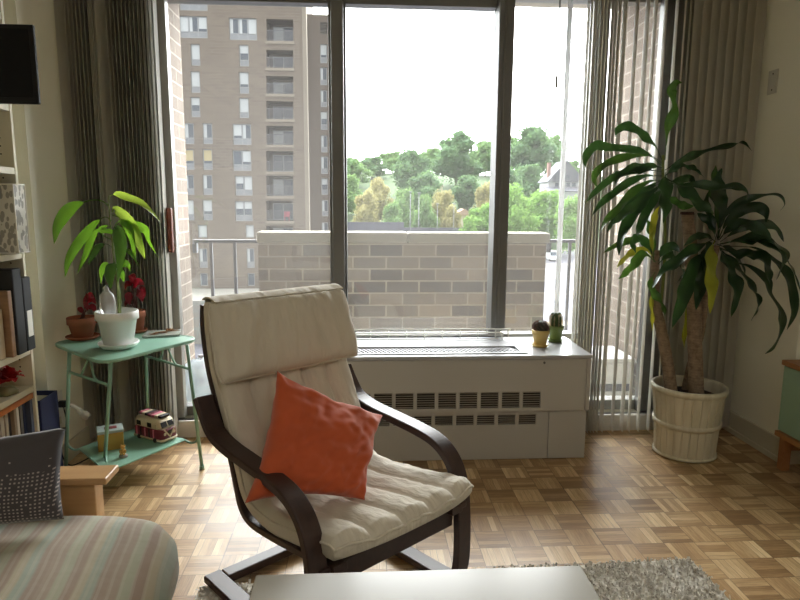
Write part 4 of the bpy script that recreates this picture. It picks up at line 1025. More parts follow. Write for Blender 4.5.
LV = [
 ([(665,160),(666,143),(667,128),(673,112),(672,98),(671,90),(676,83),(683,83)], 11, -.02, G),
 ([(662,160),(655,146),(645,138),(636,130),(625,126),(616,131),(615,138)], 10, -.15, D),
 ([(662,163),(652,156),(640,151),(622,149),(606,147),(595,146),(586,155),(584,165),(590,169)], 10, -.28, D),
 ([(662,166),(650,156),(635,156),(620,159),(605,165),(596,173),(594,180),(597,187)], 9, .10, G),
 ([(663,168),(652,166),(640,169),(628,172),(619,176),(616,186)], 14, -.20, D),
 ([(663,172),(650,170),(640,170),(618,175),(604,184),(592,195),(585,203)], 8, -.32, D),
 ([(663,176),(645,176),(628,183),(613,194),(601,204),(592,216)], 9, -.15, D),
 ([(663,180),(648,182),(632,193),(619,208),(606,222),(600,232)], 9, -.30, G),
 ([(663,183),(650,188),(636,197),(623,211),(613,222),(607,233)], 10, .05, D),
 ([(664,185),(652,192),(640,205),(628,222),(621,240),(619,256)], 12, -.35, D),
 ([(664,188),(656,196),(646,212),(640,228),(637,236)], 10, -.22, D),
 ([(664,182),(648,194),(632,208),(620,218),(612,226)], 10, -.40, D),
 ([(664,178),(646,190),(630,203),(614,214)], 9, .12, D),
 ([(666,172),(665,185),(664,205),(663,223)], 15, -.25, D),
 ([(665,170),(675,164),(690,157),(705,152),(728,147),(742,143),(752,151)], 9, -.05, D),
 ([(665,176),(674,169),(684,167),(695,171),(704,177)], 12, -.15, D),
 ([(665,182),(680,185),(700,185),(720,188),(734,187),(746,192),(747,201)], 10, -.22, D),
 ([(666,178),(678,186),(692,198),(704,209),(714,214)], 15, -.30, D),
 ([(665,185),(676,182),(688,178),(696,183)], 8, .12, D),
 ([(664,190),(672,200),(684,206),(694,206)], 9, -.10, G),
 ([(661,204),(656,212),(653,225),(652,240),(653,252)], 7, -.10, Yl),
 ([(654,262),(652,240),(646,222),(640,212)], 10, -.05, G),
 ([(655,262),(648,246),(637,238),(632,244),(636,254)], 10, -.15, D),
 ([(655,262),(648,250),(634,252),(624,260),(616,269)], 8, .06, Yl),
 ([(656,262),(644,254),(634,263),(626,271),(617,280)], 11, -.18, G),
 ([(655,255),(645,240),(632,240),(616,245),(603,253)], 8, .12, G),
 ([(658,262),(664,250),(674,246),(680,252)], 10, -.15, D),
 ([(658,264),(668,256),(678,262),(684,274)], 11, .08, D),
 ([(712,240),(700,246),(688,253),(672,266),(660,277),(652,289)], 13, -.35, D),
 ([(655,272),(650,284),(655,296),(662,306),(665,318)], 10, -.12, G),
 ([(655,280),(651,300),(652,318),(652,331)], 5, .02, Yl),
 ([(708,250),(695,262),(686,286),(680,306),(672,328)], 15, -.30, D),
 ([(692,262),(694,285),(690,308),(684,330),(684,349)], 9, .04, Yl),
 ([(712,255),(703,270),(700,290),(696,310)], 12, -.12, D),
 ([(718,240),(718,215),(714,198),(713,182),(716,165)], 13, .12, G),
 ([(718,240),(722,212),(719,196),(719,180),(722,168)], 14, -.05, D),
 ([(718,238),(723,220),(732,207),(746,200),(764,196),(778,196),(784,204),(780,211)], 8, -.25, D),
 ([(719,238),(727,222),(742,210),(758,207),(767,214),(766,223)], 11, -.15, D),
 ([(719,240),(730,228),(746,224),(762,231),(773,243)], 12, -.35, D),
 ([(720,242),(738,230),(758,224),(775,228),(784,242)], 9, -.10, D),
 ([(720,244),(740,240),(762,240),(778,248),(782,262),(776,280)], 17, -.45, D),
 ([(720,248),(736,254),(750,255),(762,259),(767,270),(770,284)], 15, -.28, D),
 ([(720,250),(735,262),(750,267),(766,280),(769,293),(780,311),(781,322),(779,334),(773,347),(765,354)], 9, -.40, D),
 ([(722,246),(755,248),(776,262),(786,272),(791,284),(794,300),(794,314),(787,330)], 9, -.50, D),
 ([(722,244),(750,240),(776,250),(790,266),(801,292)], 9, -.55, D),
 ([(719,246),(724,258),(731,273),(736,292),(731,317)], 15, -.30, D),
 ([(720,248),(732,262),(748,283),(758,302),(751,321)], 13, -.15, D),
 ([(715,240),(711,252),(710,272),(711,292),(710,314)], 13, -.38, Yl),
 ([(715,242),(708,246),(702,258),(704,272)], 11, -.05, D),
 ([(716,240),(712,228),(704,218),(697,213)], 8, .08, D),
 ([(716,242),(706,236),(694,238),(684,246)], 8, -.20, D),
 ([(717,244),(730,250),(740,262),(746,278)], 10, .08, D),
 ([(716,246),(700,262),(686,270),(676,284)], 10, .08, D),
 ([(718,240),(712,222),(706,206),(708,192)], 8, .10, D),
]
for pix, w_, dY, m_ in LV: leaf(dp, 'leaf', pix, w_*.84, pc.y-.02, dY, m_, .12, face=(random.uniform(-.3, .3), -1, .45), wave=.38, fold=.32, npx=8)

# ------------------------------------------------------------------ balcony
M_conc = mat('balcony_concrete', L(176, 168, 156), .9, var=.12, vs=5, bump=.3, bs=30); M_cop = mat('coping_stone', L(138, 132, 118), .85, var=.08, vs=8, bump=.3, bs=80)
M_sof = mat('peeling_soffit_paint', L(196, 188, 170), .9, var=.25, vs=9)
M_rail = mat('railing_paint', L(82, 82, 88), .5, .3)
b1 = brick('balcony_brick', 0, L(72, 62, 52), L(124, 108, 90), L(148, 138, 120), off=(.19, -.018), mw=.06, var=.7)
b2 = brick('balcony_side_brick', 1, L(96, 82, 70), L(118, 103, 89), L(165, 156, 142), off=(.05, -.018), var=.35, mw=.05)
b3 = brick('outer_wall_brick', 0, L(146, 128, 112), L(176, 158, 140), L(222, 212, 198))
YP = 4.70
struct(bx(-2.2, 2.2, YO, 5.0, -.30, .0), 'floor_balcony', M_conc)
struct(bx(-2.2, 2.2, YO, 4.90, 2.745, 2.90), 'ceiling_balcony', M_sof)
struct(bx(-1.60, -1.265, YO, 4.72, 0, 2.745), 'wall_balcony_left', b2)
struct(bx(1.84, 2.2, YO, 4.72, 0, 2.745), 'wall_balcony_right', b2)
struct(bx(-6, XLL-.15, YO-.1, YO, -9, 9), 'wall_facade_left', b3); struct(bx(XR+.5, 6, YO-.1, YO, -9, 9), 'wall_facade_right', b3)
pa_ = MB(); pa_.box(-.765, 1.405, YP, YP+.20, 0.0, .995); par = struct(pa_, 'wall_parapet', b1)
cp = MB(); cp.box(-.775, .345, YP-.015, YP+.22, .9955, 1.075); cp.box(.350, 1.43, YP-.015, YP+.22, .9955, 1.073); struct(cp, 'trim_6', M_cop, bevel=.012)
def railing(label, x0, x1, posts, z=1.012):
    t = thing('balcony_railing', label, 'railing', ((x0+x1)/2, YP+.1, .001)); bx(x0, x1, YP+.08, YP+.115, z-.025, z).build('top_rail', M_rail, t, bevel=.003)
    bx(x0, x1, YP+.085, YP+.11, .10, .125).build('bottom_rail', M_rail, t, bevel=.003)
    for x in posts: bx(x-.011, x+.011, YP+.088, YP+.108, .001, z-.025).build('post', M_rail, t)
    bx(x0, x0+.03, YP+.07, YP+.12, z-.10, z-.027).build('wall_bracket', M_rail, t)
railing('dark metal railing on the balcony between the left brick wall and the brick parapet', -1.262, -.78, [atY(212, 270, YP+.1).x, atY(235.5, 270, YP+.1).x])
railing('short dark railing right of the brick parapet', 1.435, 1.835, [1.62, 1.80], 1.02)
# white box unit outside right door
ac = thing('balcony_storage_bin', 'white lidded bin on the balcony floor seen through the right door slats', 'storage bin', (1.665, 4.15, .001))
M_acw = mat('weathered_white', L(205, 205, 202), .5, var=.06); 
bx(1.50, 1.82, 3.98, 4.35, .001, .24).build('body', M_acw, ac, bevel=.01); bx(1.49, 1.83, 3.97, 4.36, .241, .275).build('lid', M_acw, ac, bevel=.008)
bx(1.53, 1.80, 3.972, 3.979, .05, .10).build('side_slot', M_rail, ac)
# clear plastic bag on the balcony floor
def bag():
    m = MB(); c = Vector((-1.02, 3.93, .001)); rings = []
    for i in range(16):
        q = i/15; r = .19*math.sin(PI*min(.97, .22+.72*q))+.01; z = .30*q
        ring = []
        for k in range(36):
            a = 2*PI*k/36; d = 1+.22*noise.noise(Vector((math.cos(a)*2.2, math.sin(a)*2.2, q*3)))+.10*noise.noise(Vector((math.cos(a)*6, math.sin(a)*6, q*8)))
            ring.append(c+Vector((r*d*math.cos(a), r*d*math.sin(a)*.8, z+.02*noise.noise(Vector((math.cos(a)*3, math.sin(a)*3, 9))) if q > 0 else 0)))
        rings.append(ring)
    return m.loft(rings)
tag(bag().build('plastic_bag', transl('milky_plastic', L(214, 222, 228), L(220, 228, 232), .5, .25, .06, 12), smooth=True), 'crumpled milky plastic bag on the balcony floor behind the left glass door', 'plastic bag')
# ------------------------------------------------------------------ outside: ground, hill
GZ = -12.0
def ghz(x, y):
    h = GZ
    if y > 135: s = min(1, (y-135)/145); h += 25*s*s*(3-2*s)+1.2*noise.noise(Vector((x*.02, y*.02, 0)))*s
    return h
m = MB(); xs_ = [-160+i*8 for i in range(56)]; ys_ = [3+i*6 for i in range(60)]
for y in ys_:
    for x in xs_: m.v.append(Vector((x, y+2, ghz(x, y+2))))
nx = len(xs_)
for j in range(len(ys_)-1):
    for i in range(nx-1): a = j*nx+i; m.f.append((a, a+1, a+nx+1, a+nx)); m.mi.append(0)
t = NT('asphalt_and_grass'); p = t.pos(); X, Y, Z = t.xyz(p); nz = t.noise(p, .35, 5)
asph = t.ramp(nz, [(.3, L(66, 66, 74)), (.7, L(78, 78, 86))])
st = t.math('MULTIPLY', t.math('LESS_THAN', t.math('FRACT', t.math('MULTIPLY', Y, .045)), .10), t.math('GREATER_THAN', X, 20.0)); asph = t.mix(t.math('MULTIPLY', st, .7), asph, L(140, 128, 100))
col = t.mix(t.math('GREATER_THAN', t.math('ADD', Y, t.math('MULTIPLY', nz, 8.0)), 160.0), asph, t.ramp(t.noise(p, .8, 5), [(.3, L(44, 66, 36)), (.7, L(70, 90, 50))]))
struct(m, 'ground', t.done(t.bsdf(col, .95)), origin=(0, 0, 0), smooth=True)

# ------------------------------------------------------------------ apartment tower
TY = 67.0
M_tb = brick('tower_brick', 0, L(96, 86, 76), L(110, 99, 87), L(114, 104, 93), bl=.9, bh=.3, mw=.10, var=.6)
M_tb2 = mat('tower_brick_shaded', L(97, 87, 78), .9, var=.08, vs=.4); M_tc = mat('tower_pale_edge', L(128, 119, 106), .9, var=.1, vs=1)  # side brick is the same brick darkened, shading put into its colour
M_shade = mat('white_roller_blind', L(176, 180, 180), .6, var=.03, vs=.3); M_blind_y = mat('cream_roller_blind', L(176, 162, 122), .6); M_wing = mat('dark_window_glass', L(70, 78, 88), .12, var=.25, vs=.5)
M_wfr = mat('tower_window_frame', L(140, 142, 142), .5); M_sill = mat('tower_sill_panel', L(124, 127, 130), .5, var=.05); M_lv = mat('dark_louvre', L(74, 70, 66), .8)
def R4(x0, x1, y0, y1, ox=160, oy=0, s=.4):   # picture rectangle -> facade rectangle (x0,x1,z0,z1)
    a = atY(ox+x0*s, oy+y0*s, TY); b = atY(ox+x1*s, oy+y1*s, TY); c = atY(ox+x0*s, oy+y1*s, TY); d = atY(ox+x1*s, oy+y0*s, TY)
    return ((a.x+c.x)/2, (b.x+d.x)/2, (b.z+c.z)/2, (a.z+d.z)/2)
win = []   # (rect, kind)
for y0, y1 in ((-28, 26), (40, 95)): win.append((R4(48, 118, y0, y1), 'triple'))
win.append((R4(173, 242, 45, 100), 'triple'))
for y0, y1 in ((110, 164), (178, 232), (243, 293)): win.append((R4(77, 100, y0, y1), 'shade'))
for y0, y1 in ((112, 166), (180, 234), (245, 295)): win.append((R4(198, 222, y0, y1), 'shade'))
for (y0, y1), k in zip(((308, 360), (373, 425), (437, 487), (500, 551)), ('glass', 'cream', 'glass', 'shade')):
    win.append((R4(60, 85, y0, y1), k)); win.append((R4(107, 131, y0, y1), k))
for (y0, y1), k in zip(((310, 362), (376, 427)), ('pair', 'pairdark')): win.append((R4(182, 228, y0, y1), k))
for (y0, y1), k in zip(((440, 489), (503, 553)), ('pair', 'pairshade')): win.append((R4(188, 231, y0, y1), k))
for x0, x1 in ((190, 235), (428, 470)):
    win.append((R4(x0, x1, 225, 288, 160, 180, .2), 'plain')); win.append((R4(x0+5, x1+2, 342, 440, 160, 180, .2), 'glass')); win.append((R4(x0+10, x1+4, 466, 530, 160, 180, .2), 'dark'))
bal = [R4(266, 333, y0, y1) for y0, y1 in ((-14, -4), (48, 103), (125, 170), (190, 235), (253, 298), (315, 362), (378, 429), (440, 490), (502, 552), (565, 612), (626, 674))]
louv = [R4(170, 242, -12, 12), R4(262, 332, -12, 16)]
holes = [r for r, _ in win]+bal[1:]+louv
X0 = atY(90, 100, TY).x; X1 = atY(303.5, 100, TY).x
tw = thing('apartment_tower', 'tall brown brick apartment tower with stacked balconies beyond the left glass door', 'building', ((X0+X1)/2, TY+8, GZ))
m = MB(); m.holed((X0, X1), (GZ, 27), [h for h in holes], TY, TY+.5, lambda a, b, d: (a, d, b)); m.build('facade', M_tb, tw, merge=1e-4)
e1 = atY(307.5, 100, TY).x
m = MB(); m.box(X0, X1, TY+2.2, TY+16, GZ, 27); m.build('core', M_tb2, tw)
bx(X1, e1, TY-.05, TY+1.0, GZ, 27).build('corner_pier', M_tc, tw)
D0 = atY(309, 14, TY+3).x; D1 = atY(340, 14, TY+3).x; DT = atY(320, 14.5, TY+3).z
dwin = [(400, 418, 110, 158), (400, 418, 168, 213), (401, 418, 225, 268), (401, 419, 279, 325), (402, 419, 338, 381), (402, 420, 391, 435), (403, 420, 446, 487), (404, 421, 500, 541), (404, 421, 556, 596)]
def R5(x0, x1, y0, y1):
    Y_ = TY+3; a = atY(160+x0*.4, y0*.4, Y_); b = atY(160+x1*.4, y1*.4, Y_); return (a.x, b.x, b.z, a.z)
dr = [R5(*r) for r in dwin]
m = MB(); m.holed((D0-3, D1), (GZ, DT), dr+[R5(400, 418, 55, 85)], TY+3, TY+3.4, lambda a, b, d: (a, d, b)); m.build('recessed_wing', M_tb2, tw, merge=1e-4)
bx(D0-3, D1, TY+4.2, TY+14, GZ, DT-.02).build('wing_core', M_tb2, tw)
def window(r, kind, Y_, i):
    x0, x1, z0, z1 = r; f = MB(); t_ = .09; frame_rect(f, x0+.005, x1-.005, z0+.005, z1-.005, t_, t_, t_, t_, Y_+.15, Y_+.30)
    h = z1-z0; sill = z0+h*.30 if kind not in ('plain', 'dark') else z0
    if kind not in ('plain', 'dark'): f.box(x0+t_, x1-t_, Y_+.15, Y_+.30, sill-.04, sill+.04)
    if kind == 'triple':
        for q in (.33, .66): f.box(x0+(x1-x0)*q-.05, x0+(x1-x0)*q+.05, Y_+.15, Y_+.30, z0+t_, z1-t_)
    if kind.startswith('pair'): f.box((x0+x1)/2-.05, (x0+x1)/2+.05, Y_+.15, Y_+.30, z0+t_, z1-t_)
    fo = f.build('window', M_wfr, tw)
    rr = random.Random(i); secs = {'triple': [0, .33, .66, 1], 'pair': [0, .5, 1], 'pairdark': [0, .5, 1], 'pairshade': [0, .5, 1]}.get(kind, [0, 1])
    m_ = MB(); mats = [M_wing, M_shade, M_blind_y, M_sill]
    for k in range(len(secs)-1):
        a = x0+(x1-x0)*secs[k]+.05; b = x0+(x1-x0)*secs[k+1]-.05
        if kind in ('shade', 'plain', 'pairshade'): pick = 1
        elif kind == 'cream': pick = 2
        elif kind in ('dark', 'pairdark'): pick = 0 if kind == 'dark' or rr.random() < .6 else 1
        elif kind == 'triple': pick = (1, 0, 1)[k] if rr.random() < .8 else 0
        elif kind == 'pair': pick = 1 if rr.random() < .7 else 0
        else: pick = 0
        cut = z0+h*(rr.choice((.3, .45, .62)) if pick else .3)
        m_.m = 0; m_.box(a, b, Y_+.20, Y_+.24, z0+.05, z1-.05)
        if pick: m_.m = pick; m_.box(a+.03, b-.03, Y_+.185, Y_+.195, max(cut, z0+.1) if kind not in ('plain',) else z0+.1, z1-.08)
        elif kind in ('glass', 'triple', 'pair'):
            m_.m = 1; m_.box(a+.03, a+(b-a)*.38, Y_+.185, Y_+.195, sill+.05, z1-.08); 
        if kind not in ('plain', 'dark'): m_.m = 3; m_.box(a, b, Y_+.17, Y_+.18, z0+.08, sill-.05)
    m_.build('pane', mats, fo)
for i, (r, k) in enumerate(win): window(r, k, TY, i)
for i, r in enumerate(dr): window(r, 'glass' if i % 3 else 'shade', TY+3, 50+i)
for r in louv+[R5(400, 418, 55, 85)]:
    Y_ = TY+(3 if r[0] > X1 else 0); l = MB(); nn_ = 8
    for k in range(nn_): z = r[2]+(r[3]-r[2])*(k+.5)/nn_; l.box(r[0], r[1], Y_+.05, Y_+.3, z-.05, z+.05)
    l.box(r[0], r[1], Y_+.4, Y_+.45, r[2], r[3]); l.build('louvre', M_lv, tw)
M_balw = mat('balcony_inner_wall', L(96, 88, 82), .9, var=.1, vs=1); M_brl = mat('tower_rail', L(96, 96, 100), .6)
for i, r in enumerate(bal[1:]):
    x0, x1, z0, z1 = r; Yb = TY+2.0; m = MB(); m.box(x0, x1, Yb, Yb+.1, z0-.1, z1+.1); m.box(x0-.1, x0, TY+.5, Yb, z0-.1, z1+.1); m.box(x1, x1+.1, TY+.5, Yb, z0-.1, z1+.1); m.box(x0-.1, x1+.1, TY+.45, Yb, z0-.15, z0); m.box(x0-.1, x1+.1, TY+.45, Yb, z1, z1+.15)
    bo = m.build('balcony', M_balw, tw)
    m = MB(); frame_rect(m, x0+(x1-x0)*.15, x1-(x1-x0)*.05, z0+.05, z1-.25, .1, .1, .1, .1, Yb-.12, Yb-.02); xm = x0+(x1-x0)*.55; m.box(xm-.06, xm+.06, Yb-.12, Yb-.02, z0+.1, z1-.3); m.build('door_frame', M_wfr, bo)
    m = MB(); m.box(x0+(x1-x0)*.17, xm, Yb-.07, Yb-.04, z0+.1, z1-.3); m.build('door_glass', M_wing if i % 2 else M_shade, bo)
    m = MB(); m.box(xm, x1-(x1-x0)*.07, Yb-.07, Yb-.04, z0+.1, z1-.3); m.build('door_glass', M_wing, bo)
    m = MB(); m.box(x0, x1, TY+.05, TY+.10, z0+1.0, z0+1.07); m.box(x0, x1, TY+.05, TY+.10, z0+.08, z0+.14)
    for k in range(22): xx = x0+(k+.5)*(x1-x0)/22; m.box(xx-.018, xx+.018, TY+.06, TY+.09, z0+.1, z0+1.0)
    m.build('railing', M_brl, bo)
    # slab edge
    bx(x0-.1, x1+.1, TY-.12, TY-.002, z0-.28, z0).build('slab_edge', M_tc, bo)
r = bal[8]; pc2 = Vector((r[0]+(r[1]-r[0])*.72, TY+.9, r[2]+.004))
m = MB(); m.box(pc2.x-.3, pc2.x+.3, pc2.y-.25, pc2.y+.25, pc2.z+.38, pc2.z+.45); m.box(pc2.x-.3, pc2.x+.3, pc2.y+.2, pc2.y+.27, pc2.z+.45, pc2.z+.95)
for a in (-.26, .22):
    for b_ in (-.22, .2): m.box(pc2.x+a, pc2.x+a+.05, pc2.y+b_, pc2.y+b_+.05, pc2.z, pc2.z+.38)
tag(m.build('balcony_chair', mat('pink_plastic', L(214, 86, 106), .5)), 'small pink chair on a lower balcony of the brick tower', 'chair')
# podium in front of the tower
m = MB(); pz = atY(220, 288.5, 66.8).z; m.box(atY(120, 300, 60).x, atY(300, 300, 60).x, 58.5, TY-.2, GZ, pz)
po = m.build('podium_building', mat('podium_concrete', L(128, 126, 118), .9, var=.12, vs=.6), origin=(-14, 62, GZ)); tag(po, 'low pale concrete building at the foot of the brick tower', 'building')
# ------------------------------------------------------------------ trees
M_bk2 = mat('tree_bark', L(96, 84, 70), .9)
def crown_mesh(seed, lobes):
    rr = random.Random(seed); m = MB(); C_ = []
    for k in range(lobes):
        a = rr.uniform(0, 2*PI); q = rr.random()**.5; zz = rr.uniform(.25, .92); wid = .40*math.sin(PI*min(1, zz*.85+.12))
        C_.append((Vector((math.cos(a)*q*wid, math.sin(a)*q*wid, zz)), rr.uniform(.09, .16)))
    C_.append((Vector((0, 0, .55)), .30)); C_.append((Vector((0, 0, .35)), .27))
    for c, r in C_:
        r2 = r*.74
        m.ball(c, r2, 10, 7, fn=lambda d: 1+.35*noise.noise(d*2.5+c*5))
    for c, r in C_:
        for _ in range(int(5200*r*r)+30):
            d = Vector([rr.gauss(0, 1) for _ in range(3)]).normalized(); p = c+d*r*rr.uniform(.78, 1.22)
            if d.y > .75: continue
            t = (d+Vector([rr.gauss(0, .6) for _ in range(3)])).normalized(); s = t.orthogonal().normalized(); u = t.cross(s); l = rr.uniform(.014, .030)
            m.add([p-s*l, p+u*l, p+s*l, p-u*l*.7], [(0, 1, 2, 3)])
    return m
protos = []
tree_cols = {'dark': (L(84, 112, 80), L(116, 148, 92)), 'mid': (L(102, 132, 86), L(136, 166, 96)), 'bright': (L(104, 140, 68), L(136, 172, 84)), 'yellow': (L(142, 138, 96), L(172, 164, 108))}
tm = {k: transl('%s_tree_foliage' % k, v[0], v[1], .3, .8, .3, .35, .1) for k, v in tree_cols.items()}
shapes = []
for s in range(3):
    mb = crown_mesh(20+s, 22); me_o = mb.build('crown', tm['mid'], None, recalc=False, origin=(0, 0, 0)); shapes.append(me_o.data); bpy.data.objects.remove(me_o)
tkm = MB(); tkm.tube([(0, 0, 0), (.005, 0, .2), (0, .005, .5)], [.028, .02, .012], 8); o = tkm.build('tree_trunk', M_bk2, None, origin=(0, 0, 0)); trunk_me = o.data; bpy.data.objects.remove(o)
variants = {}
def tree(px, ytop, wpx, Y, col, s, label):
    top = atY(px, ytop, Y); g = ghz(top.x, Y); hgt = top.z-g; w = wpx*Y/F_PX*1.2
    t = thing('tree', label, 'tree', (top.x, Y, g), 'trees beyond the parapet'); 
    key = (s, col)
    if key not in variants:
        me = shapes[s].copy(); me.materials.clear(); me.materials.append(tm[col]); variants[key] = me
    c = bpy.data.objects.new('crown', variants[key]); C.objects.link(c); c.parent = t; c.scale = (w, w, hgt/1.03); c.rotation_euler = (0, 0, random.choice((-.4, 0, .3, .6)))
    k = bpy.data.objects.new('trunk', trunk_me); C.objects.link(k); k.parent = t; k.scale = (w*.7, w*.7, hgt)
TR = [(336, 150, 34, 215, 'dark', 0, 'tall dark tree on the skyline just right of the window post'), (352, 158, 36, 232, 'mid', 1, 'rounded green tree on the skyline, second from the window post'),
 (372, 156, 34, 249, 'dark', 2, 'dark tree low on the skyline left of the broad grey-green tree'), (392, 151, 36, 266, 'mid', 0, 'mid green tree on the left part of the skyline'), (412, 150, 46, 215, 'dark', 1, 'broad grey-green tree left of the tallest skyline tree'),
 (432, 147, 30, 283, 'mid', 2, 'narrow green tree just left of the tallest skyline tree'), (457, 131, 54, 232, 'dark', 0, 'tallest skyline tree seen through the middle pane'), (486, 141, 44, 262, 'mid', 1, 'green tree on the skyline behind the right window post'),
 (508, 136, 40, 280, 'mid', 2, 'skyline tree just right of the right window post'), (533, 127, 58, 232, 'dark', 1, 'large dark tree at the top of the right pane'), (552, 134, 36, 262, 'mid', 0, 'tree on the skyline above the grey house'), (572, 160, 26, 250, 'mid', 2, 'small hazy tree at the right end of the skyline'),
 (346, 174, 40, 192, 'mid', 2, 'green bushy tree low beside the left window post'), (366, 190, 30, 166, 'yellow', 0, 'olive yellow tree near the court fence, leftmost of the yellowish ones'), (378, 179, 30, 182, 'yellow', 1, 'tall yellowish tree in the left half of the middle pane'), (404, 188, 30, 168, 'mid', 2, 'small green tree left of the twin light poles'),
 (424, 172, 40, 188, 'dark', 0, 'dark tree behind the twin light poles'), (443, 190, 32, 168, 'yellow', 2, 'yellowish small tree right of the twin light poles'), (468, 176, 40, 198, 'dark', 1, 'dark tree in the middle rank below the tallest tree'), (487, 182, 30, 170, 'yellow', 0, 'yellow green tree just left of the right window post'),
 (425, 196, 26, 158, 'mid', 1, 'low green tree behind the court fence'), (392, 202, 24, 157, 'mid', 0, 'low shrubby tree at the left end of the court fence'), (452, 206, 22, 157, 'yellow', 1, 'low yellowish tree right of the middle of the fence'),
 (505, 168, 40, 186, 'dark', 0, 'dark tree right of the right window post, below the skyline'), (527, 164, 44, 206, 'dark', 2, 'dark green tree left of the grey house'),
 (484, 204, 44, 160, 'bright', 0, 'bright green tree in front, left of the right window post'), (513, 186, 46, 144, 'bright', 1, 'bright green tree in front, right of the right window post'), (544, 190, 60, 164, 'bright', 2, 'wide bright green tree in front of the grey house'), (572, 196, 40, 148, 'bright', 0, 'bright green tree at the right end, beside the bunched slats'), (469, 217, 24, 144, 'bright', 1, 'small bright green tree rising just above the parapet'),
]
for a in TR: tree(*a)
# house among the trees
hY = 184; hc = atY(562, 205, hY); hw_ = 4.6
ho = thing('grey_house', 'grey gabled house with white porch among the trees at far right', 'house', (hc.x, hY, ghz(hc.x, hY)))
M_hs = mat('grey_shingle', L(96, 96, 104), .85); M_hw = mat('house_white', L(165, 165, 168), .7); M_hb = mat('house_brick', L(140, 106, 94), .9)
g0 = ghz(hc.x, hY)-1; eav = atY(560, 182, hY).z; rdg = atY(565, 164, hY).z; x0 = atY(548, 190, hY).x; x1 = x0+10.5
bx(x0, x1, hY, hY+9, g0, eav).build('walls', M_hw, ho)
m = MB(); xm = (x0+x1)/2; m.loft([[(x0-.6, y, eav), (x1+.6, y, eav), (xm, y, rdg+1.0), (xm-.2, y, rdg+1.0)] for y in (hY-.8, hY+9.6)]); m.build('roof', M_hs, ho)
m = MB(); m.loft([[(x0+1.2, y, eav+.2), (x1-1.2, y, eav+.2), (xm, y, rdg)] for y in (hY-.9, hY-.82)]); m.build('gable', M_hs, ho)
bx(x0-1.2, x1, hY-3, hY-.02, g0, eav-2.9).build('porch', M_hw, ho); m = MB(); m.loft([[(x0-1.6, hY-3.4, eav-2.85), (x1+.4, hY-3.4, eav-2.85), (x1+.4, hY-.1, eav-1.6), (x0-1.6, hY-.1, eav-1.6)], [(x0-1.6, hY-3.4, eav-2.65), (x1+.4, hY-3.4, eav-2.65), (x1+.4, hY-.1, eav-1.4), (x0-1.6, hY-.1, eav-1.4)]]); m.build('porch_roof', M_hs, ho)
for k in range(4): bx(x0+2+k*1.7, x0+3.1+k*1.7, hY-.10, hY-.03, eav-1.3, eav-.2).build('window', M_wing, ho)
bx(xm-.7, xm+.7, hY-.98, hY-.92, eav+.7, eav+2.0).build('gable_window', M_wing, ho)
bx(x0+.6, x0+1.5, hY+3, hY+4, eav, rdg+.5).build('chimney', M_hb, ho)
for (hx_, hy_, Yh, lab) in ((433, 183, 199, 'pale house half hidden by trees above the twin light poles'), (464, 212, 182, 'low beige house wall behind the court fence')):
    c = atY(hx_, hy_, Yh); g = ghz(c.x, Yh)-1; o = thing('distant_house', lab, 'house', (c.x, Yh, g)); bx(c.x-3, c.x+3, Yh, Yh+6, g, c.z-1).build('walls', mat('distant_wall', L(214, 204, 186), .8), o)
    m = MB(); m.loft([[(c.x-3.4, y, c.z-1), (c.x+3.4, y, c.z-1), (c.x, y, c.z+.9)] for y in (Yh-.4, Yh+6.4)]); m.build('roof', mat('distant_roof', L(176, 150, 134), .85), o)
# court fence and light poles
fa = atY(335, 222, 150); fb = atY(404, 223, 150); fe = atY(472, 229, 150)
fn_ = thing('court_fence', 'long dark mesh fence of a sports court beyond the parapet', 'fence', ((fa.x+fe.x)/2, 150, GZ))
M_fm = mat('dark_windscreen_mesh', L(92, 94, 104), .8, var=.1, vs=.6)
bx(fa.x, fb.x, 150, 150.1, GZ, fa.z).build('tall_mesh', M_fm, fn_); bx(fb.x, fe.x, 150, 150.1, GZ, fe.z+.3).build('low_mesh', M_fm, fn_)
for k in range(14): x = fa.x+(fe.x-fa.x)*k/13; bx(x-.08, x+.08, 149.85, 150, GZ, (fa.z if x < fb.x else fe.z)+.45).build('post', M_rail, fn_)
M_pole = mat('light_pole_grey', L(120, 122, 124), .6)
pl_l = ['left of the twin tall light poles above the court fence', 'right of the twin tall light poles above the court fence', 'short light pole right of the twin poles', 'short light pole nearest the right window post']
for (x, yt, r), lab in zip(((410.5, 192, .10), (419, 193, .10), (437.5, 204, .08), (454, 204, .08)), pl_l):
    p = atY(x, yt, 146); o = thing('light_pole', lab, 'light pole', (p.x, 146, GZ), 'court light poles'); m = MB(); m.tube([(p.x, 146, GZ), (p.x, 146, p.z)], [r, r*.8], 8); m.build('pole', M_pole, o, smooth=True)
    bx(p.x-.35, p.x+.35, 145.7, 146.1, p.z-.1, p.z+.12).build('lamp_head', M_pole, o, bevel=.03)
# white vehicle on the parking lot
cpos = atZ(552, 261, GZ)
car = thing('white_van', 'small white van parked on the grey lot, right of the parapet', 'van', (cpos.x, cpos.y, GZ)); M_vw = mat('van_paint', L(232, 234, 238), .3, coat=.4)
x, y = cpos.x, cpos.y
def sec(y_, hw2, z0, z1, tap=.85): return [(x-hw2, y_, GZ+z0), (x+hw2, y_, GZ+z0), (x+hw2, y_, GZ+(z0+z1)*.5), (x+hw2*tap, y_, GZ+z1), (x-hw2*tap, y_, GZ+z1), (x-hw2, y_, GZ+(z0+z1)*.5)]
m = MB(); m.loft([sec(y-2.5, .9, .5, 1.0), sec(y-2.3, 1.0, .4, 1.15), sec(y-1.3, 1.0, .35, 1.25), sec(y-.6, 1.0, .35, 2.3), sec(y+2.3, 1.0, .35, 2.35), sec(y+2.5, .95, .5, 2.2)]); m.build('body', M_vw, car, bevel=.05)
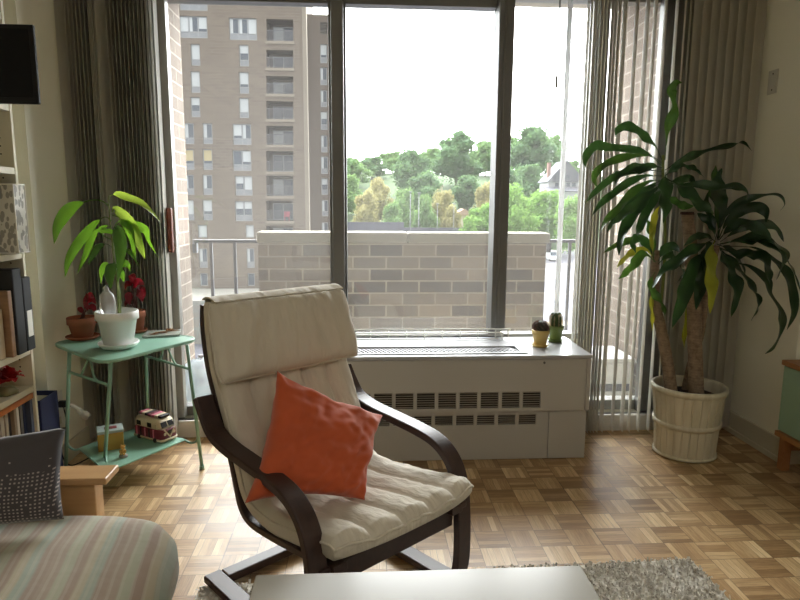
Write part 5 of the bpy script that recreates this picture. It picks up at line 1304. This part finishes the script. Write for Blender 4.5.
m = MB(); m.loft([[(x-.78, y-1.26, GZ+1.32), (x+.78, y-1.26, GZ+1.32), (x+.7, y-.70, GZ+2.15), (x-.7, y-.70, GZ+2.15)], [(x-.78, y-1.32, GZ+1.32), (x+.78, y-1.32, GZ+1.32), (x+.7, y-.76, GZ+2.15), (x-.7, y-.76, GZ+2.15)]]); m.build('windscreen', M_wing, car)
for sx in (-1, 1):
    for dy in (-1.6, 1.6):
        m = MB(); m.tube([(x+sx*.78, y+dy, GZ+.36), (x+sx*1.03, y+dy, GZ+.36)], .36, 16); m.build('wheel', M_black, car)

# ------------------------------------------------------------------ light
W = bpy.data.worlds.new('World'); bpy.context.scene.world = W; W.use_nodes = True
wn = W.node_tree; wn.nodes.clear(); wo = wn.nodes.new('ShaderNodeOutputWorld'); bg = wn.nodes.new('ShaderNodeBackground')
tcn = wn.nodes.new('ShaderNodeTexCoord'); sp_ = wn.nodes.new('ShaderNodeSeparateXYZ'); rp = wn.nodes.new('ShaderNodeValToRGB')
wn.links.new(tcn.outputs['Generated'], sp_.inputs[0]); wn.links.new(sp_.outputs[2], rp.inputs[0])
rp.color_ramp.elements[0].position = 0; rp.color_ramp.elements[0].color = (.95, .97, 1, 1); rp.color_ramp.elements[1].position = .6; rp.color_ramp.elements[1].color = (1, 1, 1, 1)
wn.links.new(rp.outputs[0], bg.inputs[0]); mr = wn.nodes.new('ShaderNodeMapRange'); mr.interpolation_type = 'SMOOTHSTEP'; mr.inputs[1].default_value = -.5; mr.inputs[2].default_value = .7; mr.inputs[3].default_value = .9; mr.inputs[4].default_value = 8.5
wn.links.new(sp_.outputs[1], mr.inputs[0]); wn.links.new(mr.outputs[0], bg.inputs[1])   # thin cloud, the hidden sun is beyond the balcony
wn.links.new(bg.outputs[0], wo.inputs[0])
def area(name, loc, rot, sx, sy, power, col=(1, 1, 1), portal=False):
    l = bpy.data.lights.new(name, 'AREA'); l.shape = 'RECTANGLE'; l.size = sx; l.size_y = sy; l.energy = power; l.color = col
    if portal: l.cycles.is_portal = True
    o = bpy.data.objects.new(name, l); C.objects.link(o); o.location = loc; o.rotation_euler = rot; return o
area('portal', (-.64, YO+.02, 1.22), (rad(-90), 0, 0), 1.2, 2.25, 1, portal=True)
area('portal', (.52, YO+.02, 1.45), (rad(-90), 0, 0), 1.25, 1.78, 1, portal=True)
area('portal', (1.62, YO+.02, 1.22), (rad(-90), 0, 0), .7, 2.25, 1, portal=True)
area('fill_light', (.6, -.6, CEI-.03), (0, 0, 0), 1.4, 1.4, 8, (1, .97, .92))  # added fill light behind the camera, no real fixture

# ------------------------------------------------------------------ camera and view
cam = bpy.data.cameras.new('camera'); co = bpy.data.objects.new('camera', cam); C.objects.link(co)
cam.sensor_fit = 'HORIZONTAL'; cam.sensor_width = 36; cam.lens = F_PX*36/800; cam.clip_start = .05; cam.clip_end = 1500
co.matrix_world = Matrix(((RGT.x, UPV.x, -FWD.x, EYE.x), (RGT.y, UPV.y, -FWD.y, EYE.y), (RGT.z, UPV.z, -FWD.z, EYE.z), (0, 0, 0, 1)))
sc = bpy.context.scene; sc.camera = co
sc.view_settings.view_transform = 'Standard'; sc.view_settings.look = 'None'; sc.view_settings.gamma = 1; sc.view_settings.exposure = 1.32; sc.view_settings.use_curve_mapping = False
sc.cycles.use_denoising = True; sc.cycles.transparent_max_bounces = 24; sc.cycles.max_bounces = 10; sc.cycles.diffuse_bounces = 6; sc.cycles.caustics_reflective = False; sc.cycles.caustics_refractive = False
sc.cycles.sample_clamp_indirect = 8
for o in bpy.data.objects:
    if '_loc' in o: del o['_loc']
